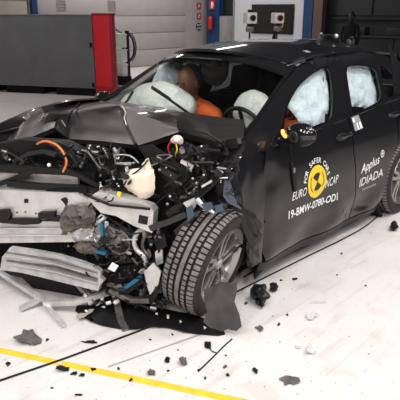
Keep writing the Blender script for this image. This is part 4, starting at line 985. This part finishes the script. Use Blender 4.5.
# black undertray remains below the front
slab([(-30, 258), (30, 274), (70, 282), (112, 268), (150, 262), (160, 300), (140, 312), (100, 305), (46, 300), (22, 278), (-30, 264)], .07, .03, 'black', 'torn_bumper_skin')
slab([(-30, 232), (80, 240), (150, 236), (165, 250), (160, 300), (90, 296), (-30, 268)], .20, .1, 'black_dull', 'radiator_pack')
slab([(100, 190), (170, 200), (196, 214), (176, 240), (166, 262), (120, 262), (98, 230)], .16, .1, 'black_dull', 'gearbox_front')
# lower frame bars
def gz(px, py, z): return atz(px, py, z)
bar([gz(-10, 266, .10), gz(18, 284, .08), gz(37, 296, .06)], .025, .028, 'alu', 'subframe_bar')
bar([gz(20, 309, .02), gz(44, 297, .05)], .032, .022, 'alu', 'subframe_bar')
bar([gz(38, 294, .06), gz(64, 326, .015)], .02, .018, 'alu', 'subframe_bar')
bar([gz(44, 303, .05), gz(76, 302, .07), gz(106, 293, .10), gz(122, 287, .12)], .035, .03, 'alu', 'subframe_bar')
bar([gz(73, 279, .10), gz(93, 301, .06)], .025, .03, 'alu', 'subframe_bar')
bar([gz(115, 296, .08), gz(121, 322, .015), gz(126, 330, .01)], .04, .015, 'steel', 'subframe_bracket')
bar([gz(110, 290, .14), gz(132, 300, .10), gz(150, 300, .12)], .03, .03, 'steel', 'subframe_bar')
for k in range(16):
    c = gz(rnd.uniform(85, 118), rnd.uniform(288, 304), .09); MB().box(c, [rnd.uniform(.012, .03) for _ in range(3)], Matrix.Rotation(rnd.uniform(0, 3), 3, 'Z')@Matrix.Rotation(rnd.uniform(0, 3), 3, 'X'), .003).build('bolt', rnd.choice(['steel', 'alu', 'whitep']), car)
# small clutter of the engine bay: hoses, connectors, brackets, bolts, wires
zones = [((60, 98), (146, 172), .10, 26), ((98, 128), (150, 200), .05, 34), ((150, 200), (150, 215), .07, 40), ((105, 165), (222, 262), .05, 34), ((110, 160), (262, 306), .0, 30), ((185, 240), (142, 190), .16, 28), ((0, 60), (150, 172), .14, 16), ((60, 110), (236, 262), .06, 14)]
for (xr, yr, off, n_) in zones:
    for k in range(n_):
        x, y = rnd.uniform(*xr), rnd.uniform(*yr); o_ = off+rnd.uniform(-.04, .04); c = fp(x, y, o_); kind = rnd.random()
        mm = rnd.choice(['black', 'black', 'black', 'dgrey', 'dgrey', 'black_dull', 'black', 'steel', 'alu'])
        if kind < .38:
            pts = [fp(x+i*rnd.uniform(2, 7)*(1 if rnd.random() < .6 else -1), y+i*rnd.uniform(-5, 6), o_+rnd.uniform(-.03, .03)) for i in range(4)]
            MB().tube(pts, rnd.uniform(.003, .009), 6, 3).build('hose', mm if mm != 'alu' else 'black', car)
        elif kind < .62: MB().box(c, [rnd.uniform(.015, .06) for _ in range(3)], Matrix.Rotation(rnd.uniform(0, 3), 3, 'Z')@Matrix.Rotation(rnd.uniform(0, 3), 3, 'X'), .004).build('bracket', mm, car)
        elif kind < .82:
            b = MB(); q = Matrix.Rotation(rnd.uniform(0, 3), 3, 'Z')@Matrix.Rotation(rnd.uniform(0, 3), 3, 'X'); rr2 = rnd.uniform(.008, .022)
            b.lathe([(.001, .0), (rr2, .0), (rr2, .02), (rr2*.6, .022), (rr2*.6, .04), (.001, .04)], c, q, 12); b.build('connector', rnd.choice([mm, 'steel', 'black', 'black']), car)
        else: MB().ell(c, (rnd.uniform(.005, .009),)*3, None, 8, 6).build('bolt_head', rnd.choice(['alu', 'alu', 'steel', 'steel', 'whitep']), car)

for (xr, yr, off, n_) in (((105, 160), (228, 262), .0, 34), ((85, 160), (258, 308), -.02, 60), ((84, 108), (196, 246), -.02, 14), ((98, 130), (150, 196), .02, 26), ((165, 235), (150, 212), .08, 34)):
    for k in range(n_):
        x, y = rnd.uniform(*xr), rnd.uniform(*yr); o_ = off+rnd.uniform(-.03, .03); c = fp(x, y, o_)
        if c.z < .03: continue
        q = Matrix.Rotation(rnd.uniform(0, 6), 3, 'Z')@Matrix.Rotation(rnd.uniform(0, 6), 3, 'X'); mm = rnd.choice(['steel', 'alu', 'dgrey', 'black', 'black', 'black', 'dusty'])
        if rnd.random() < .5:
            L_ = rnd.uniform(.03, .09); MB().box(c, (L_, rnd.uniform(.006, .018), rnd.uniform(.003, .008)), q, .001).build('metal_strip', mm, car)
        elif rnd.random() < .5:
            pts = [c, c+q@Vector((.03, .01, 0)), c+q@Vector((.05, .03, .01)), c+q@Vector((.06, .06, 0))]; MB().tube(pts, rnd.uniform(.003, .006), 6, 3).build('wire', 'black', car)
        else:
            w2 = rnd.uniform(.015, .04); poly = [(w2*math.cos(a_)*rnd.uniform(.5, 1), w2*math.sin(a_)*rnd.uniform(.5, 1)) for a_ in (0, 1.1, 2.2, 3.3, 4.4, 5.4)]
            MB().prism(poly, .004, Matrix.Translation(c)@q.to_4x4()).build('torn_scrap', mm, car)

# ================================================================== THINGS ON THE FLOOR
def cable(pts, r, label, z=None):
    o = MB().tube([atz(x, y, r) for x, y in pts], r, 8, 5).build('floor_cable', 'black'); tag(o, label, 'cable'); return o
cable([(-40, 395), (0, 380.5), (60, 360), (120, 338), (165, 321), (200, 309), (222, 299), (240, 290), (270, 275), (310, 255), (345, 238), (367, 225), (385, 209), (392, 199)], .0055, 'long thin black cable running across the floor past the front wheel')
cable([(244, 277), (270, 262), (310, 241), (350, 222), (385, 204.5), (398, 197)], .005, 'thin black cable lying close under the door sill')
o = MB(); vs, ts = fill(roundpoly([(70, 306), (100, 304), (135, 302), (170, 310), (205, 318), (222, 326), (226, 336), (190, 333), (160, 325), (130, 329), (95, 325)], 1), (), 5)
o.add([atz(v.x, v.y, .008+.012*(.5+noise.noise(Vector((v.x*.08, v.y*.1, 0))))) for v in vs], ts).thick(.006, (0, 0, 1)); tag(o.build('underbody_tray', 'black', None, 25), 'torn black plastic tray lying flat under the crushed nose', 'car part')
# big grey sheet leaning on the wheel
pix = [(204, 294), (212, 291), (220, 288), (237, 287), (236, 297), (234, 306), (239, 318), (241.5, 331), (236, 335), (228, 334), (222, 337), (210, 332), (203, 326), (207, 316), (204, 305)]
vs, ts = fill([(float(a_), float(b_)) for a_, b_ in pix], (), 3.5); base0 = atz(222, 336, 0); P = []
for v in vs:
    t_ = max(0, (336-v.y)/48); x_ = at(v.x, v.y, 0, 0)
    # leaning plane: through the floor line, tilted back towards the tyre
    nn = Vector((.60, .70, .20)).normalized(); vv = ray(v.x, v.y); tt = (base0-CAM).dot(nn)/vv.dot(nn); p = CAM+vv*tt
    P.append(p+nn*(.012*math.sin(v.x*.22)+.010*noise.noise(Vector((v.x*.09, v.y*.09, 4))))+Vector((0, 0, .030)))
tag(MB().add(P, ts).thick(.005, (1, 1, .5)).build('liner_sheet', 'liner', None, 30), 'large torn dark grey plastic sheet leaning against the front wheel', 'debris')
def shard(px, py, wpx, hpx, label, m='shard', seed=0, lift=.0, n=7, th=.006, cat='debris'):
    r_ = random.Random(seed+int(px*7+py)); c = atz(px, py, 0); ux = (atz(px+wpx/2, py, 0)-c); uy = (atz(px, py-hpx/2, 0)-c)
    poly = []
    for k in range(n):
        an = 2*math.pi*k/n+r_.uniform(-.25, .25); rr3 = r_.choice((r_.uniform(.42, .7), r_.uniform(.8, 1.15))); poly.append((math.cos(an)*rr3, math.sin(an)*rr3))
    vs, ts = fill(poly, (), .35); P = []
    for v in vs:
        p = c+ux*v.x+uy*v.y; P.append(Vector((p.x, p.y, .002+th+lift*(.5+.5*math.cos(v.x*2+seed))*.5+lift*.4*noise.noise(Vector((v.x*1.7, v.y*1.7, seed+.5))))))
    mn = min(p.z for p in P); P = [p-Vector((0, 0, mn-.0005-th)) for p in P]
    o = MB().add([p-c for p in P], ts).thick(th, (0, 0, 1)).build('plastic_shard', m, None, 25); o.location = c
    zmin = min(v.co.z for v in o.data.vertices); o.location.z = -zmin+.0003
    return tag(o, label, cat, 'broken pieces on the floor')
def chunk(px, py, wpx, hpx, label, m, seed, h):
    c = atz(px, py, 0); ux = (atz(px+wpx/2, py, 0)-c); uy = (atz(px, py-hpx/2, 0)-c)*.8
    def fn(u, p):
        k = 1+.9*noise.noise(Vector((u.x*1.6+seed, u.y*1.6, u.z*1.6)))+.35*noise.noise(Vector((u.x*5, u.y*5+seed, u.z*5)))
        return Vector((p.x*k, p.y*k, p.z*(.7+.5*k)))
    b = MB().ell((0, 0, 0), (1, 1, 1), None, 22, 12, fn); zs = [v.z for v in b.v]; lo_z = min(zs)
    b.v = [ux*v.x+uy*v.y+Vector((0, 0, (v.z-lo_z)*h*.5)) for v in b.v]
    o = b.build('plastic_chunk', m, None, 22); o.location = c+Vector((0, 0, .0003)); return tag(o, label, 'debris', 'broken pieces on the floor')
SH = [(29, 341, 29, 14, 'large curved dark plastic shard above the yellow line at left', 'shard', .05), (8, 365, 9, 4, 'small black shard below yellow line at the left edge', 'black', .01),
      (62, 370, 16, 6, 'broken black clip lying just below the yellow line', 'black', .02), (60, 364.5, 7, 4, 'pale grey chip where cable and yellow line cross', 'clear', .005), (74, 374.5, 7, 4, 'black chip beside the broken clip under yellow line', 'black', .01), (82, 376.5, 8, 3.5, 'black sliver right of the broken clip under yellow line', 'black', .01),
      (90, 343, 17, 2.6, 'thin curved black sliver between cable and crushed nose', 'black', .01), (93, 370, 7, 2.5, 'thin black chip on yellow line left of centre', 'black', .006), (78, 395.5, 8, 1.6, 'tiny black sliver at the bottom left edge', 'black', .002), (52, 388.5, 4, 1.5, 'tiny black speck at bottom left below yellow line', 'black', .002),
      (47, 340.5, 4, 3, 'small black speck right of the large curved shard', 'black', .004), (131, 381, 4, 3, 'small black crumb sitting on the yellow line', 'black', .01), (118.5, 369, 4, 2.4, 'small black crumb just above the yellow line', 'black', .008),
      (167.5, 361, 7, 6, 'small forked black shard left of the grey hexagonal shard', 'black', .02), (183.5, 362.5, 8, 9, 'grey hexagonal shard standing out on white floor', 'shard', .02), (152, 374, 9, 7, 'grey square-edged shard just above the yellow line', 'shard', .015), (168, 371, 4, 2, 'tiny black crumb below the forked black shard', 'black', .004), (199, 370, 4, 2, 'tiny black crumb left of the thin wire end', 'black', .004),
      (225, 367.5, 5, 4, 'small dark grey shard below the thin wire', 'shard', .01), (228, 375.5, 4, 3, 'tiny black shard above the yellow line end', 'black', .006), (256, 372.5, 7, 5, 'small black bent shard right of the thin wire', 'black', .02), (226, 356, 3, 2, 'tiny black crumb right of the thin wire', 'black', .004), (205.5, 378.5, 3.5, 3, 'tiny bluish chip near the end of the yellow line', 'bluerag', .003),
      (208, 346, 8, 12, 'black plastic clip beside the thin wire', 'black', .02), (259, 329.5, 9, 6, 'small dark diamond shaped shard below the big chunk', 'shard', .01), (279, 325, 4, 2.5, 'tiny black crumb right of the diamond shard', 'black', .008), (260, 301, 15, 18, 'large black crumpled chunk beside the grey sheet', 'black', .09), (274, 291, 8, 5, 'small curled black piece right of the crumpled chunk', 'black', .05), (289, 380.5, 22, 11, 'dark flat shard at the bottom right of centre', 'shard', .02),
      (295.5, 279.5, 7, 2.5, 'thin black sliver alone on floor right of cable', 'black', .004), (281, 280.5, 3, 2, 'tiny black crumb beside the thin black sliver', 'black', .004), (246, 303.5, 3, 2.5, 'tiny black crumb left of the crumpled chunk', 'black', .006), (287, 316, 2, 3, 'tiny black crumb between chunk and clear shard', 'black', .005),
      (310, 352.5, 11, 8, 'clear plastic fragment on floor at lower right', 'clear', .04), (297.5, 348, 6, 3, 'small clear chip left of the clear plastic fragment', 'clear', .01), (311, 318, 12, 6, 'pale clear plastic chip in the middle of right floor', 'clear', .03), (317, 303, 18, 3, 'faint clear sliver above the pale clear chip', 'clear', .004),
      (393.5, 229.5, 7, 6, 'small black lump near the rear wheel', 'black', .05), (341.5, 254, 2.4, 2, 'tiny black crumb on right floor under door lettering', 'black', .005), (366, 286, 3, 2, 'tiny black crumb far right on the open floor', 'black', .005), (337, 275, 2, 1.5, 'tiny pale crumb on the open right floor', 'shard', .003), (256, 373, 0, 0, '', '', 0), (150, 340, 3, 1.6, 'tiny black crumb under the plastic tray', 'black', .004), (172, 335, 3, 2.2, 'tiny crumb left of the grey sheet', 'black', .004), (178, 350.5, 2.4, 1.6, 'tiny crumb above the grey hexagonal shard', 'black', .003), (105, 344.5, 3, 1.6, 'tiny crumb on the cable side below the tray', 'black', .004)]
for k, (x, y, w_, h_, lab, m_, lf) in enumerate(SH):
    if w_ > 0 and lf >= .05 and m_ == 'black': chunk(x, y, w_, h_, lab, m_, k, lf)
    elif w_ > 0: shard(x, y, w_, h_, lab, m_, k, lf, 12 if w_ > 15 else 9, .004 if w_ < 6 else .007)
for k, (x, y, s_, lab) in enumerate(((168, 322, 4, 'white clip head on the black tray left of the front tyre'), (181, 327, 4, 'white clip head on the black tray below the front tyre'), (205, 333, 4, 'white clip head at the lower left corner of grey sheet'), (157, 319, 3, 'smallest white clip head on the middle of black tray'),
        (98, 309, 5, 'white chip on the black tray beside yellowish film'), (104, 312, 4, 'white chip right of the yellowish film on black tray'), (86, 316, 4, 'white chip lying over the yellowish film'))):
    shard(x, y, s_, s_*.8, lab, 'whitep', k+70, .004, 6, .005).location.z += .03
t = MB().tube([atz(x, y, .004) for x, y in ((232, 339), (224, 346), (217, 353), (208, 362), (198, 371.5))], .004, 6, 4); t.tube([atz(x, y, .004) for x, y in ((217, 353), (212, 351), (208, 346))], .003, 6, 3)
tag(t.build('broken_wire', 'black'), 'thin branched black wire on floor below the grey sheet', 'wire')
for (pts, lab) in (([(76, 299), (84, 303), (100, 306)], ''),): pass
o = MB(); vs, ts = fill([(76, 316), (80, 313), (86, 313), (89, 309), (94, 309), (92, 312), (88, 314), (84, 317), (79, 318)], (), 4); o.add([atz(v.x, v.y, .03) for v in vs], ts).thick(.004, (0, 0, 1)); tag(o.build('yellowish_film', 'beige', None, 25), 'pale yellowish plastic film under the grey frame bar', 'debris')
# dark stains scuffed on the concrete are in the floor material; a light tape strip lies on it
a = atz(108, 367, .0); b = atz(202, 334, .0); d = (b-a).normalized(); n = Vector((-d.y, d.x, 0))*.006
MB().add([a+n, a-n, b-n, b+n]+[v+Vector((0, 0, .001)) for v in (a+n, a-n, b-n, b+n)], [(4, 7, 6, 5), (0, 4, 5, 1), (1, 5, 6, 2), (2, 6, 7, 3), (3, 7, 4, 0)]).build('scuff_strip', 'greycab', fl, 0)
